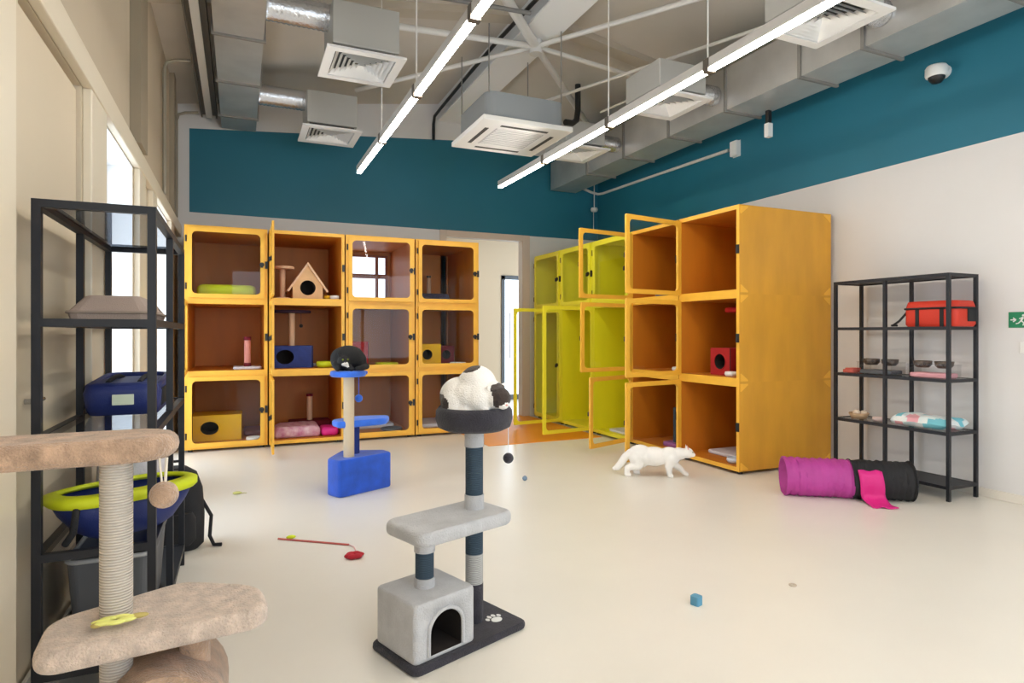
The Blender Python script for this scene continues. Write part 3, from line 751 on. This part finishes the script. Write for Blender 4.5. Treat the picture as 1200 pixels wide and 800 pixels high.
# ------------------------------------------------------------------ metal shelf units
def shelf_unit(label, loc, dx, ys, levels, glass_levels, ps=.025):
    """local: x 0..dx depth, y along the run, posts at each y"""
    t = T('metal_shelf_unit', label, 'shelf', loc)
    top = levels[-1]
    for y in ys:
        for x in (ps/2, dx-ps/2):
            P('post', cached(('post', top, ps), lambda: MB().box(-ps/2, ps/2, -ps/2, ps/2, 0, top).mesh('post')), BLACKM, t, (x, y, 0))
    y0, y1 = ys[0], ys[-1]
    for i, z in enumerate(levels):
        m = MB()
        m.box(ps, dx-ps, y0-ps/2, y0+ps/2, z-ps, z); m.box(ps, dx-ps, y1-ps/2, y1+ps/2, z-ps, z)
        for a, b in zip(ys[:-1], ys[1:]):
            m.box(0, ps, a+ps/2, b-ps/2, z-ps, z); m.box(dx-ps, dx, a+ps/2, b-ps/2, z-ps, z)
        r = P('shelf_rail', m, BLACKM, t)
        if glass_levels[i]:
            P('glass_shelf' if glass_levels[i] == 1 else 'smoked_glass_top', MB().box(ps, dx-ps, y0+ps/2, y1-ps/2, z-.008, z-.002), GLASSD if glass_levels[i] == 1 else glassmat('smoked glass', (.42, .45, .5), 1.6), r)
        else:
            P('solid_shelf', MB().box(ps, dx-ps, y0+ps/2, y1-ps/2, z-.016, z-.002), BLACKM, r)
    return t
LV = [.115, .53, .94, 1.35, 1.765]
shelf_unit('tall black metal shelf unit against the window wall behind the beige cat tree', (-.655, 0, 0), .375, [2.62, 3.26, 3.90], LV, [0, 1, 1, 1, 2], .028)
shelf_unit('tall black metal shelf unit on the cream wall beside the amber enclosures', (4.985, 0, 0), .37, [2.96, 3.47, 3.94], LV, [0, 1, 1, 1, 0], .025)
# --- things on the window wall unit
def carrier_loft(secs, n=6):
    """secs = [(w, d, r, z)] rounded rectangles bottom to top"""
    return [[(x, y, z) for x, y in rrect(w_, d_, r_, n)] for w_, d_, r_, z in secs]
t = T('pet_bed', 'folded beige mesh pet bed on the upper glass shelf by the windows', 'pet bed', (-.465, 3.12, 1.351))
m = MB(); m.loft([[(x, y, z) for x, y in q] for q, z in ((rrect(.27, .54, .03, 2), 0), (rrect(.29, .56, .04, 2), .03), (rrect(.2, .40, .03, 2), .095), (rrect(.18, .38, .03, 2), .10))], smooth=False)
P('bed_body', m, MESHG, t)
P('seam', MB().tube([(x, y, .03) for x, y in rrect(.292, .562, .04, 3)], .006, closed=True), mat('taupe piping', (150, 134, 122), .8), t)
t = T('pet_carrier', 'navy blue soft pet carrier with white tag on the middle glass shelf', 'pet carrier', (-.465, 3.38, .941))
m = MB(); m.loft(carrier_loft([(.26, .46, .05, 0), (.28, .54, .06, .03), (.29, .58, .06, .10), (.27, .56, .06, .135), (.22, .48, .05, .142)]))
P('carrier_body', m, NAVY, t)
P('opening_rim', MB().tube([(x, y, .136+.012*sin(5*y)) for x, y in rrect(.26, .54, .06, 6)], .013, closed=True), NAVY, t)
P('tag', MB().box(-.03, .05, -.296, -.286, .05, .095), mat('pale label', (206, 216, 196), .6), t, bevel=.002)
P('side_mesh', MB().box(.137, .146, -.18, .2, .03, .11), BLACKF, t, bevel=.004)
hp = MB()
for s_ in (-1, 1): hp.tube([(s_*.06, -.2, .14), (s_*.06, -.1, .152), (s_*.06, 0, .156), (s_*.06, .1, .152), (s_*.06, .2, .14)], .010)
P('handle', hp, BLACKF, t)
# lime trimmed carrier (boat shaped)
t = T('pet_carrier', 'navy pet carrier with wide lime yellow rim on the lower glass shelf', 'pet carrier', (-.41, 2.835, .531), R(31))
def boat(w_, d_, z, tip=.0):
    out = []
    for k in range(40):
        a = 2*pi*k/40; ca, sa = cos(a), sin(a)
        x = w_/2*(abs(ca)**.75)*(1 if ca >= 0 else -1); y = d_/2*(abs(sa)**.8)*(1 if sa >= 0 else -1)
        out.append((x, y, z+tip*abs(ca)**6))
    return out
m = MB(); m.loft([boat(.26, .17, 0), boat(.34, .22, .025), boat(.44, .26, .09), boat(.50, .285, .15), boat(.485, .27, .15), boat(.41, .22, .07), boat(.28, .15, .035)], caps=True)
P('carrier_body', m, NAVY, t)
m = MB(); m.loft([boat(.51, .295, .135), boat(.53, .31, .145), boat(.53, .31, .168), boat(.44, .225, .178), boat(.43, .215, .165)], caps=False)
P('rim', m, LIMEF, t)
P('strap', MB().tube([(-.20, -.10, .15), (-.22, -.12, .06), (-.23, -.08, .015)], .012), BLACKF, t)
t = T('pet_carrier', 'white soft pet carrier with lime trim behind the navy one', 'pet carrier', (-.465, 3.48, .531))
m = MB(); m.loft(carrier_loft([(.25, .34, .06, 0), (.28, .38, .07, .03), (.27, .36, .08, .15), (.2, .26, .06, .20), (.12, .16, .04, .21)]))
P('carrier_body', m, PALE, t)
P('trim_band', MB().tube([(.0, -.195, .02), (.0, -.19, .15), (0, -.13, .20), (0, 0, .215), (0, .13, .20), (0, .19, .15), (0, .195, .02)], .014), LIMEF, t)
t = T('storage_crate', 'dark grey plastic crate with white rim on the bottom shelf by the windows', 'crate', (-.465, 3.12, .116))
m = MB(); m.loft(carrier_loft([(.25, .5, .03, 0), (.29, .56, .04, .30), (.275, .545, .04, .30), (.23, .48, .03, .02)]), smooth=False)
P('crate_body', m, GREYP, t)
P('rim', MB().tube([(x, y, .30) for x, y in rrect(.288, .56, .04, 4)], .009, closed=True), mat('light grey rim', (176, 178, 180), .5), t)
# --- backpack on the floor
t = T('backpack', 'black backpack standing on the floor beyond the metal shelf by the windows', 'backpack', (-.36, 4.22, 0), R(8))
m = MB(); m.loft([[(x, y, z) for x, y in rrect(w_, d_, r_, 6)] for w_, d_, r_, z in ((.26, .20, .06, 0), (.32, .25, .08, .03), (.33, .25, .09, .2), (.31, .23, .09, .36), (.25, .18, .08, .45), (.14, .10, .05, .49))])
P('bag_body', m, BLACKF, t)
m = MB(); m.loft([[(x, y-.13, z) for x, y in rrect(w_, .09, .04, 5)] for w_, z in ((.16, .05), (.22, .08), (.22, .20), (.18, .24))])
P('front_pocket', m, BLACKF, t)
P('handle', MB().tube([(-.05, .02, .475), (-.03, .02, .52), (.03, .02, .52), (.05, .02, .475)], .009), BLACKF, t)
P('strap', MB().tube([(.14, -.02, .30), (.20, -.05, .18), (.19, -.06, .06), (.21, -.09, .012), (.25, -.11, .011)], .011), BLACKF, t)
# --- things on the cream wall unit (x 4.985..5.355)
t = T('travel_bag', 'red orange nylon bag with black straps on the upper glass shelf', 'bag', (5.17, 3.13, 1.351))
m = MB(); m.loft(carrier_loft([(.26, .38, .03, 0), (.28, .41, .04, .02), (.28, .41, .05, .16), (.26, .39, .05, .20), (.22, .35, .04, .205)]))
P('bag_body', m, ORRED, t)
P('flap_piping', MB().tube([(x*1.02, y*1.02, .145) for x, y in rrect(.285, .415, .05, 5)], .008, closed=True), BLACKF, t)
for y in (-.10, .09):
    P('strap', MB().box(-.146, -.140, y-.014, y+.014, .0, .145), BLACKF, t)
P('end_panel', MB().box(.0, .11, -.212, -.205, .04, .14), BLACKF, t, bevel=.003)
P('shoulder_strap', MB().tube([(-.1, .2, .12), (-.12, .25, .05), (-.13, .30, .012), (-.1, .33, .012), (-.06, .31, .012)], .009), BLACKF, t)
def feeder(label, y, m1, m2):
    t = T('raised_feeder', label, 'pet feeder', (5.17, y, .941))
    P('stand', MB().box(-.09, .09, -.16, -.152, 0, .10).box(-.09, .09, .152, .16, 0, .10).box(-.10, .10, -.16, .16, .10, .106), ACRYL, t)
    for s_ in (-1, 1):
        P('bowl', MB().lathe([(0, .075), (.045, .075), (.062, .095), (.068, .13), (.062, .13), (.05, .10), (0, .09)], (0, s_*.085, 0)), m1, t)
    P('tray', MB().pad(rrect(.17, .30, .03), .0, .035, .01), m2, t)
DKB = mat('dark patterned ceramic', (52, 44, 44), .35, var=(40, .2), rgb2=(112, 98, 86))
feeder('raised clear feeder with two dark bowls over a grey tray', 3.63, DKB, GREYP)
feeder('raised clear feeder with two dark bowls over a pink box', 3.18, DKB, PATP)
P_t = T('pet_bed', 'small red lidded case at the end of the middle shelf on the cream wall', 'case', (5.12, 3.86, .941)); P_t.name = 'red_case'
P('case_body', MB().pad(rrect(.16, .10, .02), 0, .03, .008), mat('coral plastic', (206, 98, 84), .5), P_t)
P('case_lid', MB().pad(rrect(.13, .08, .02), .03, .042, .004), mat('coral plastic', (206, 98, 84), .5), P_t)
t = T('pet_cushion', 'long white and pale blue patterned pet cushion on the lower glass shelf', 'cushion', (5.165, 3.215, .531))
o = P('cushion_body', puff(.335, .475, .10), PAT, t); lumpy(o, .02, 8)
o.data.materials.append(PATP); o.data.materials.append(mat('aqua print', (120, 196, 212), .85))
for p in o.data.polygons:
    n_ = noise.noise(Vector(p.center)*9+Vector((3, 1, 0)))
    p.material_index = 1 if n_ > .30 else (2 if n_ < -.22 else 0)
t = T('pet_toy_basket', 'small woven beige basket of toys on the lower glass shelf beside the enclosures', 'basket', (5.12, 3.80, .531))
P('basket', MB().lathe([(0, 0), (.06, 0), (.085, .045), (.08, .05), (.055, .01), (0, .01)]), mat('beige wicker', (196, 164, 128), .8, bump=(90, .8)), t)
P('toy', MB().ell((-.02, .01, .05), (.035, .03, .028)).ell((.03, -.02, .045), (.028, .028, .026)), mat('cream plush toy', (226, 208, 186), .9), t)
bowl('small pale dish between the basket and the patterned cushion', (5.10, 3.60, .531), mat('pale pink ceramic', (226, 204, 200), .4), .05, .035)

# ------------------------------------------------------------------ beige cat tree in front
t = T('cat_tree', 'large beige plush cat tree with sisal post in front of the metal shelf', 'cat tree', (0, 0, 0))
PX, PY = -.318, 2.05
slab = round_poly([(-.475, 1.865), (-.2, 1.885), (.085, 1.93), (.065, 2.12), (-.16, 2.26), (-.49, 2.09)], .06, 6)
o = P('lower_platform', MB().pad(slab, .440, .500, .022), PLUSH, t)
P('post', MB().cyl((PX, PY, .03), (PX, PY, .945), .041, n=28), SISAL, t)
ang = R(2)
top = [(PX-.13+x_, PY+.03+y_) for x_, y_ in rrect(.57, .22, .10, 8)]
o = P('upper_platform', MB().pad(top, .938, 1.008, .033), PLUSHD, t)
SP = (-.125, 2.06)
P('support_post', MB().cyl((SP[0]+.005, SP[1], .03), (SP[0]+.005, SP[1], .437), .042, n=24), PLUSHD, t)
base = round_poly([(-.52, 1.80), (-.04, 1.80), (.02, 2.2), (-.5, 2.24)], .06)
P('base', MB().pad(base, 0, .04, .015), PLUSHD, t)
# half open tunnel house under the platform
tm = MB(); n = 28
L1 = []
for (y, r_) in ((1.90, .17), (2.22, .17), (2.22, .145), (1.90, .145)):
    L1.append([(-.20+r_*cos(2*pi*k/n), y, .20+r_*sin(2*pi*k/n)) for k in range(n)])
tm.loft(L1+[L1[0]], caps=False)
P('tunnel', tm, PLUSHD, t)
P('hanging_ball', MB().ell((-.195, 2.0, .84), (.038,)*3, 20, 14), PLUSHD, t)
P('ball_cord', MB().cyl((-.192, 2.0, .87), (-.188, 2.0, .945), .004, n=8).cyl((-.200, 2.0, .87), (-.206, 2.0, .945), .003, n=8), mat('cream cord', (226, 216, 200), .8), t)
# yellow toy on the platform
t = T('feather_toy', 'crumpled yellow and white toy lying on the beige cat tree platform', 'cat toy', (-.30, 1.968, .509)); t.scale = (.8, .8, 1)
tm = MB()
for k in range(7):
    a = k*.9+.3; r_ = .05
    tm.ell((r_*cos(a)*.8-.01, r_*sin(a)*.45, .010), (.032, .012, .006), 10, 6, 0, None)
P('toy_body', tm, mat('pale yellow foil', (228, 230, 130), .35), t)
P('toy_tail', MB().ell((.055, .01, .009), (.035, .014, .007), 10, 6).ell((-.06, -.01, .007), (.02, .02, .006), 10, 6), mat('olive feather', (186, 168, 96), .7), t)

# ------------------------------------------------------------------ grey cat tree with the calico cat
RZ = R(19.5)
t = T('cat_tree', 'grey plush cat tree with arched house and charcoal bed holding a cat', 'cat tree', (.60, 2.25, 0), RZ)
bp_ = rrect(.60, .32, .03, 4, .30, .16)
base_o = P('base', MB().pad(bp_, 0, .032, .012), DPLUSH, t)
pw = MB()
pcx, pcy = .505, .10
for (x, y, rx, ry) in ((0, 0, .026, .022), (-.032, .024, .009, .012), (-.011, .038, .009, .013), (.012, .038, .009, .013), (.033, .024, .009, .012)):
    pw.prism([(pcx+x+rx*cos(k*pi/9), pcy+y+ry*sin(k*pi/9)) for k in range(18)], .0322, .0336)
P('paw_print', pw, WHITEP, t)
hs = MB().pad(rrect(.30, .28, .02, 4, .165, .16), .032, .262, .014)
ho = P('house', hs, [GPLUSH, HOLE], t)
arch = [(.085+.0, .05)]+[(.245, .05)]+[(.165+.08*cos(a), .135+.075*sin(a)) for a in [pi*k/16 for k in range(17)]]
cm = MB().prism(arch, 0, .27, 0, Matrix(((1, 0, 0, 0), (0, 0, 1, -.02), (0, 1, 0, 0), (0, 0, 0, 1))))
cut(ho, cm)
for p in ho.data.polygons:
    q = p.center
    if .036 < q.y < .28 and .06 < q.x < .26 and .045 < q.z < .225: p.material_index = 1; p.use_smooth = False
rim = [(.08, -.001+.02, .05), ]+[(.165+.084*cos(a), .02, .135+.08*sin(a)) for a in [pi-pi*k/16 for k in range(17)]]+[(.249, .02, .05)]
P('arch_rim', MB().tube(rim, .008, n=8), GPLUSH, t)
def post(x, y, secs):
    for z0, z1, m_, r_ in secs:
        P('post_sleeve', MB().cyl((x, y, z0), (x, y, z1), r_, n=28), m_, t)
post(.16, .16, [(.262, .300, GPLUSH, .043), (.300, .405, SLATE, .038), (.405, .472, GPLUSH, .043)])
post(.43, .165, [(.032, .20, DPLUSH, .040), (.20, .33, LSIS, .039), (.33, .472, SLATE, .039), (.525, .59, GPLUSH, .043), (.59, .80, SLATE, .039), (.80, .885, GPLUSH, .043)])
P('platform', MB().pad(rrect(.50, .28, .05, 5, .29, .155), .470, .528, .022), GPLUSH, t)
bc = (.43, .165)
P('bed', MB().lathe([(0, .875), (.13, .875), (.160, .89), (.170, .925), (.168, .96), (.155, .978), (.138, .972), (.128, .945), (.10, .925), (0, .92)], (bc[0], bc[1], 0), 40), DPLUSH, t)
P('pompom', MB().ell((bc[0]+.150, bc[1]-.06, .735), (.024,)*3, 16, 12), DPLUSH, t)
P('pompom_cord', MB().cyl((bc[0]+.150, bc[1]-.06, .755), (bc[0]+.150, bc[1]-.06, .90), .0018, n=6), WHITEP, t)

def cat_paint(o, rules, default=0):
    for p in o.data.polygons:
        mi = default
        for c0, r_, m_ in rules:
            d = Vector(p.center)-Vector(c0)
            e = noise.noise(Vector(p.center)*40)*.18
            if (d.x/r_[0])**2+(d.y/r_[1])**2+(d.z/r_[2])**2 < 1+e: mi = m_
        p.material_index = mi
def limb(m, pts, rs):
    for i in range(len(pts)):
        m.ell(pts[i], (rs[i],)*3, 12, 8)
        if i: m.cyl(pts[i-1], pts[i], rs[i-1], rs[i], n=12)
def ear(m, c0, d, wdt, hgt):
    """flattened triangular ear at c0 pointing along d"""
    d = Vector(d).normalized(); side = Vector((0, 1, 0)); side = (side-d*side.dot(d)).normalized(); th = d.cross(side)
    c0 = Vector(c0); v = []
    for s_ in (-1, 1):
        v += [c0+side*wdt*.5+th*.009*s_-d*.014, c0-side*wdt*.5+th*.009*s_-d*.014, c0+d*hgt+th*.004*s_]
    m.add(v, [(0, 1, 2)[::-1], (3, 4, 5), (0, 1, 4, 3), (1, 2, 5, 4), (2, 0, 3, 5)])
# --- calico cat crouched in the bed, looking down over the rim
wp = Matrix.Rotation(RZ, 4, 'Z') @ Vector((bc[0], bc[1], 0)) + Vector((.60, 2.25, 0))
cal = T('cat', 'white cat with dark patches hunched in the charcoal bed, looking down', 'cat', (wp.x-.004, wp.y, .931), -YAW-R(6)); cal.scale = (1.13, 1.13, 1.06)
m = MB()
m.ell((-.055, .005, .085), (.080, .082, .080)); m.ell((.015, 0, .122), (.080, .08, .092)); m.ell((.05, -.01, .075), (.06, .07, .075))
m.ell((-.06, -.05, .06), (.06, .04, .06)); m.ell((-.06, .055, .06), (.06, .04, .06))
m.ell((.075, -.025, .105), (.05, .05, .05))
m.ell((.100, -.048, .084), (.054, .052, .049)); m.ell((.124, -.070, .060), (.026, .024, .021))
limb(m, [(.04, -.055, .06), (.055, -.085, .03), (.075, -.10, .022)], [.03, .02, .017]); limb(m, [(.06, .04, .05), (.10, .05, .03), (.115, .045, .025)], [.03, .02, .017])
limb(m, [(-.03, -.08, .03), (.0, -.10, .018)], [.022, .018])
limb(m, [(-.10, .03, .04), (-.112, -.03, .035), (-.095, -.07, .035), (-.055, -.095, .035)], [.02, .016, .014, .012])
m.ell((0, -.01, .085), (.098, .088, .080)); m.ell((.03, -.03, .08), (.07, .075, .075))
ear(m, (.075, -.072, .112), (-.25, -.55, .8), .042, .04); ear(m, (.112, -.012, .115), (.3, .35, .85), .042, .04)
o = P('cat_body', m, [WFUR, TFUR, BFUR], cal); fuse(o, .0055, 7)
cat_paint(o, [((.105, -.045, .09), (.052, .06, .055), 1), ((-.01, -.02, .21), (.04, .05, .03), 1), ((-.115, -.02, .05), (.045, .10, .05), 1), ((-.06, .08, .12), (.05, .04, .05), 1), ((.126, -.075, .052), (.018, .02, .016), 0), ((.075, -.085, .075), (.018, .018, .04), 0)])
P('nose', MB().ell((.139, -.085, .060), (.006, .005, .004), 8, 6), PINKSK, cal)
for e in ((.128, -.050, .088), (.105, -.083, .085)):
    P('eye', MB().ell(e, (.008, .008, .008), 10, 8), EYE, cal)
# --- white cat walking
cat = T('cat', 'white cat walking across the floor before the amber enclosures', 'cat', (3.48, 4.58, 0), -R(33))
m = MB()
m.ell((-.15, 0, .195), (.105, .078, .085)); m.ell((-.03, 0, .175), (.14, .085, .088)); m.ell((.11, 0, .180), (.10, .074, .085)); m.ell((-.12, 0, .165), (.10, .08, .08)); m.ell((.19, 0, .205), (.07, .052, .058))
m.ell((.27, 0, .215), (.055, .052, .048)); m.ell((.312, 0, .200), (.028, .028, .022)); m.ell((.225, 0, .21), (.06, .046, .048))
limb(m, [(-.17, .045, .16), (-.12, .055, .105), (-.205, .055, .062), (-.19, .055, .018), (-.165, .055, .015)], [.062, .046, .028, .022, .021])
limb(m, [(-.19, -.045, .16), (-.17, -.055, .105), (-.265, -.055, .075), (-.275, -.055, .02), (-.25, -.055, .015)], [.062, .046, .028, .022, .021])
limb(m, [(.13, -.042, .16), (.10, -.048, .10), (.105, -.048, .055), (.105, -.048, .018), (.125, -.048, .014)], [.054, .036, .026, .021, .021])
limb(m, [(.14, .042, .16), (.16, .048, .10), (.215, .048, .06), (.245, .048, .022), (.268, .048, .015)], [.054, .036, .026, .021, .021])
limb(m, [(-.235, 0, .20), (-.285, 0, .16), (-.325, 0, .10), (-.355, .0, .065), (-.385, 0, .055)], [.04, .036, .034, .030, .018])
ear(m, (.262, -.032, .252), (-.1, -.25, .95), .040, .044); ear(m, (.262, .032, .252), (-.1, .25, .95), .040, .044)
o = P('cat_body', m, [WFUR], cat); fuse(o, .0065, 4)
P('nose', MB().ell((.339, 0, .205), (.005, .007, .005), 8, 6), PINKSK, cat)
for s_ in (-1, 1):
    P('eye', MB().ell((.312, s_*.026, .226), (.007, .007, .008), 10, 8), EYE, cat)
    P('inner_ear', MB().ell((.270, s_*.037, .262), (.006, .011, .016), 10, 8), PINKSK, cat)

# ------------------------------------------------------------------ blue corner cat tree with the black cat
BZ = R(25)
t = T('cat_tree', 'blue plush cat tree with wedge box base holding a black cat', 'cat tree', (.72, 4.955, 0), BZ)
wedge = round_poly([(0, 0), (.51, 0), (.53, .13), (.27, .38), (-.01, .16)], .03, 4)
P('box_base', MB().pad(wedge, 0, .295, .018), BLUE, t)
P('post', MB().cyl((.155, .10,   .295), (.155, .10, .95), .043, n=24), mat('cream sisal', (216, 196, 166), .9, bump=(150, .7)), t)
P('support_post', MB().cyl((.27, .18, .295), (.27, .18, .54), .036, n=24), mat('indigo plush', (34, 52, 120), .9), t)
P('middle_platform', MB().pad(round_poly([(.06, .10), (.46, .0), (.60, .14), (.40, .32), (.10, .28)], .05, 4), .53, .585, .02), BLUEL, t)
P('top_perch', MB().pad([(.155+.145*cos(k*pi/14), .11+.14*sin(k*pi/14)) for k in range(28)], .945, .995, .02), BLUEL, t)
P('side_tab', MB().pad(round_poly([(.25, .08), (.34, .09), (.34, .17), (.25, .17)], .02, 3), .955, .985, .012), BLUE, t)
P('hanging_ball', MB().ell((.25, .10, .76), (.032,)*3, 16, 12).cyl((.25, .10, .79), (.25, .10, .955), .003, n=6), BLUEL, t)
wp = Matrix.Rotation(BZ, 4, 'Z') @ Vector((.155, .11, 0)) + Vector((.72, 4.955, 0))
bk = T('cat', 'black cat with white bib curled on the blue perch', 'cat', (wp.x, wp.y, .992), R(10)); bk.scale = (1.12, 1.12, 1.12)
m = MB()
m.ell((.02, .03, .085), (.115, .085, .085)); m.ell((-.05, .01, .085), (.075, .075, .085)); m.ell((.08, .0, .07), (.055, .07, .07)); m.ell((.0, 0, .1), (.12, .08, .085))
m.ell((-.055, -.065, .075), (.044, .042, .04)); m.ell((-.06, -.10, .064), (.021, .02, .017))
limb(m, [(-.03, -.05, .045), (-.01, -.095, .02)], [.03, .019]); limb(m, [(-.10, -.03, .045), (-.105, -.085, .02)], [.028, .019])
limb(m, [(.12, .03, .04), (.125, -.04, .03), (.08, -.09, .025), (.03, -.105, .022)], [.024, .022, .02, .016])
ear(m, (-.082, -.055, .108), (-.35, -.05, .9), .04, .042); ear(m, (-.03, -.055, .108), (.35, -.05, .9), .04, .042)
o = P('cat_body', m, [BFUR, WFUR], bk); fuse(o, .006, 4)
cat_paint(o, [((-.055, -.105, .045), (.03, .03, .025), 1)])
for s_ in (-1, 1): P('eye', MB().ell((-.055+s_*.018, -.101, .086), (.007, .006, .007), 10, 8), EYE, bk)
P('nose', MB().ell((-.06, -.119, .068), (.005, .004, .004), 8, 6), DARKP, bk)

# ------------------------------------------------------------------ tunnel
a = Vector((4.03, 3.66)); b = Vector((4.78, 3.115)); dv = (b-a).normalized()
tz = math.atan2(dv.y, dv.x)
t = T('play_tunnel', 'collapsed play tunnel, magenta and black halves, before the metal shelf on the cream wall', 'cat tunnel', (a.x, a.y, 0), tz)
L = (b-a).length; r0 = .15
def tun(x0, x1, seed):
    m = MB(); loops = []; n = 32; K = 26
    for i in range(K+1):
        x = x0+(x1-x0)*i/K; w_ = .006*sin(i*2.2)
        loop = []
        for k in range(n):
            an = 2*pi*k/n
            rr = r0+w_+.010*noise.noise(Vector((x*9+seed, cos(an)*2, sin(an)*2)))
            y, z = rr*cos(an), rr*1.0*sin(an)
            loop.append((x, y, max(.001, z+r0-.008)))
        loops.append(loop)
    inner = [[(x, y*.95, max(.006, (z-r0)*.95+r0)) for x, y, z in q] for q in (loops[-1], loops[0])]
    m.loft(loops+inner+[loops[0]], caps=False)
    return m
P('tunnel_half', tun(0, L*.53, 1), PINK, t, label='magenta half')
P('tunnel_half', tun(L*.53, L, 5), BLACKF, t, label='black half')
m = MB(); n = 32
for x in (.004, L*.53, L-.004):
    P('hoop', MB().tube([(x, (r0+.002)*cos(2*pi*k/n), max(.006, (r0+.002)*sin(2*pi*k/n)+r0-.006)) for k in range(n)], .006, n=6, closed=True), BLACKF if x > .1 else PINK, t)
# pink flap
m = MB(); nu, nv = 8, 10; v = []; f = []
for j in range(nv+1):
    s_ = j/nv
    # down the side of the tunnel and out on the floor
    an = R(35)-R(75)*min(1, s_/.45)
    if s_ < .45: yy = -(r0+.014)*cos(an*.9); zz = r0+(r0+.014)*sin(an)
    else: yy = -(r0+.014)*cos(R(-36))-(s_-.45)*.34; zz = max(.012, (r0+(r0+.014)*sin(R(-40)))*(1-(s_-.45)/.38))
    for i in range(nu+1):
        x = L*.55+.17*i/nu+.05*s_; v.append((x, yy-.004*sin(i*1.7), zz+.006*sin(i*1.3+j)))
for j in range(nv):
    for i in range(nu):
        q = j*(nu+1)+i; f.append((q, q+1, q+nu+2, q+nu+1))
o = P('flap', MB().add(v, f, 0, True), HOTP, t)
sm = o.modifiers.new('thick', 'SOLIDIFY'); sm.thickness = .006; sm.offset = 1

# ------------------------------------------------------------------ small toys on the floor
t = T('wand_toy', 'thin red wand toy with feather tail lying on the floor', 'cat toy', (0, 0, 0))
def gp(x, y, z=0):
    u = (x-600)/F; d = F*(H-z)/(y-390)
    return (d*(SX+u*CX), d*(CX-u*SX), z)
p0, p1 = gp(326, 631, .006), gp(409, 638, .006); p2 = gp(417, 645, .006); p3 = gp(415, 651, .012)
P('rod', MB().cyl(p0, p1, .006, n=10), mat('brick red plastic', (188, 92, 84), .4), t)
P('cord', MB().tube([p1, (p1[0]*.5+p2[0]*.5+.01, p1[1]*.5+p2[1]*.5+.01, .006), p2, p3], .003, n=6), mat('pink cord', (226, 170, 170), .7), t)
fm = MB()
for k in range(6):
    an = k*1.05; fm.ell((p3[0]+.028*cos(an), p3[1]+.028*sin(an), .016), (.030, .018, .014), 10, 6)
P('feather', fm, mat('crimson feather', (176, 26, 44), .8), t)
q = gp(341, 629, .014); P('ribbon', MB().ell(q, (.03, .012, .012), 10, 6), LIMEF, t)
q = gp(816, 708, .0); o = P('toy_block', MB().prism(rrect(.045, .045, .01, 3), 0, .042), mat('teal blue foam', (88, 148, 178), .7), None, q, (0, 0, .3), bevel=.006)
tag(o, 'small teal blue foam block alone on the floor', 'cat toy')
q = gp(615, 563, 0); o = P('toy_ball', MB().ell((0, 0, .022), (.022,)*3, 16, 10), mat('slate felt', (120, 140, 160), .8), None, q); tag(o, 'tiny slate ball on the floor behind the grey cat tree', 'ball')
q = gp(278, 579, 0); o = P('toy_mouse', MB().ell((0, 0, .012), (.035, .018, .012), 12, 8).tube([(.03, 0, .008), (.05, .01, .005), (.07, 0, .005)], .003, n=6), mat('olive felt', (184, 182, 110), .8), None, q); tag(o, 'tiny olive toy mouse on the floor near the backpack', 'cat toy')
q = gp(929, 686, 0); o = P('toy_ring', MB().tube([(.016*cos(k*pi/8), .016*sin(k*pi/8), .004) for k in range(16)], .004, n=6, closed=True), mat('beige rubber', (206, 190, 172), .7), None, q); tag(o, 'tiny beige ring on the bare floor beyond the foam block', 'cat toy')

# ------------------------------------------------------------------ light
W = bpy.data.worlds.new('world'); S.world = W; W.use_nodes = True
bg = W.node_tree.nodes['Background']; bg.inputs['Color'].default_value = (.80, .90, 1, 1); bg.inputs['Strength'].default_value = 3.5
def portal(name, loc, rot, sx, sy):
    l = bpy.data.lights.new(name, 'AREA'); l.shape = 'RECTANGLE'; l.size = sx; l.size_y = sy; l.cycles.is_portal = True
    o = bpy.data.objects.new(name, l); COL.objects.link(o); o.location = loc; o.rotation_euler = rot
portal('portal', (XL-.3, 4.665, 1.25), (0, -pi/2, 0), 2.5, 1.0)
portal('portal', (XL-.3, 6.865, 1.25), (0, -pi/2, 0), 2.5, 1.2)
portal('portal', ((wx0+wx1)/2, YR-.2, (wz0+wz1)/2), (pi/2, 0, 0), wx1-wx0, wz1-wz0)
portal('portal', ((gx0+gx1)/2, CYB+.1, 1.2), (-pi/2, 0, 0), gx1-gx0, 2.4)
l = bpy.data.lights.new('corridor_ceiling_lamp', 'AREA'); l.shape = 'RECTANGLE'; l.size = 2; l.size_y = .4; l.energy = 8; l.color = (1, .96, .9)
o = bpy.data.objects.new('corridor_ceiling_lamp', l); COL.objects.link(o); o.location = (3.4, 9.8, 3.25)

vs = S.view_settings; vs.view_transform = 'Standard'; vs.look = 'None'; vs.gamma = 1; vs.use_curve_mapping = False; vs.exposure = .44
S.cycles.use_denoising = True; S.cycles.max_bounces = 10; S.cycles.diffuse_bounces = 5; S.cycles.transparent_max_bounces = 24; S.cycles.caustics_reflective = False; S.cycles.caustics_refractive = False
S.cycles.sample_clamp_indirect = 6
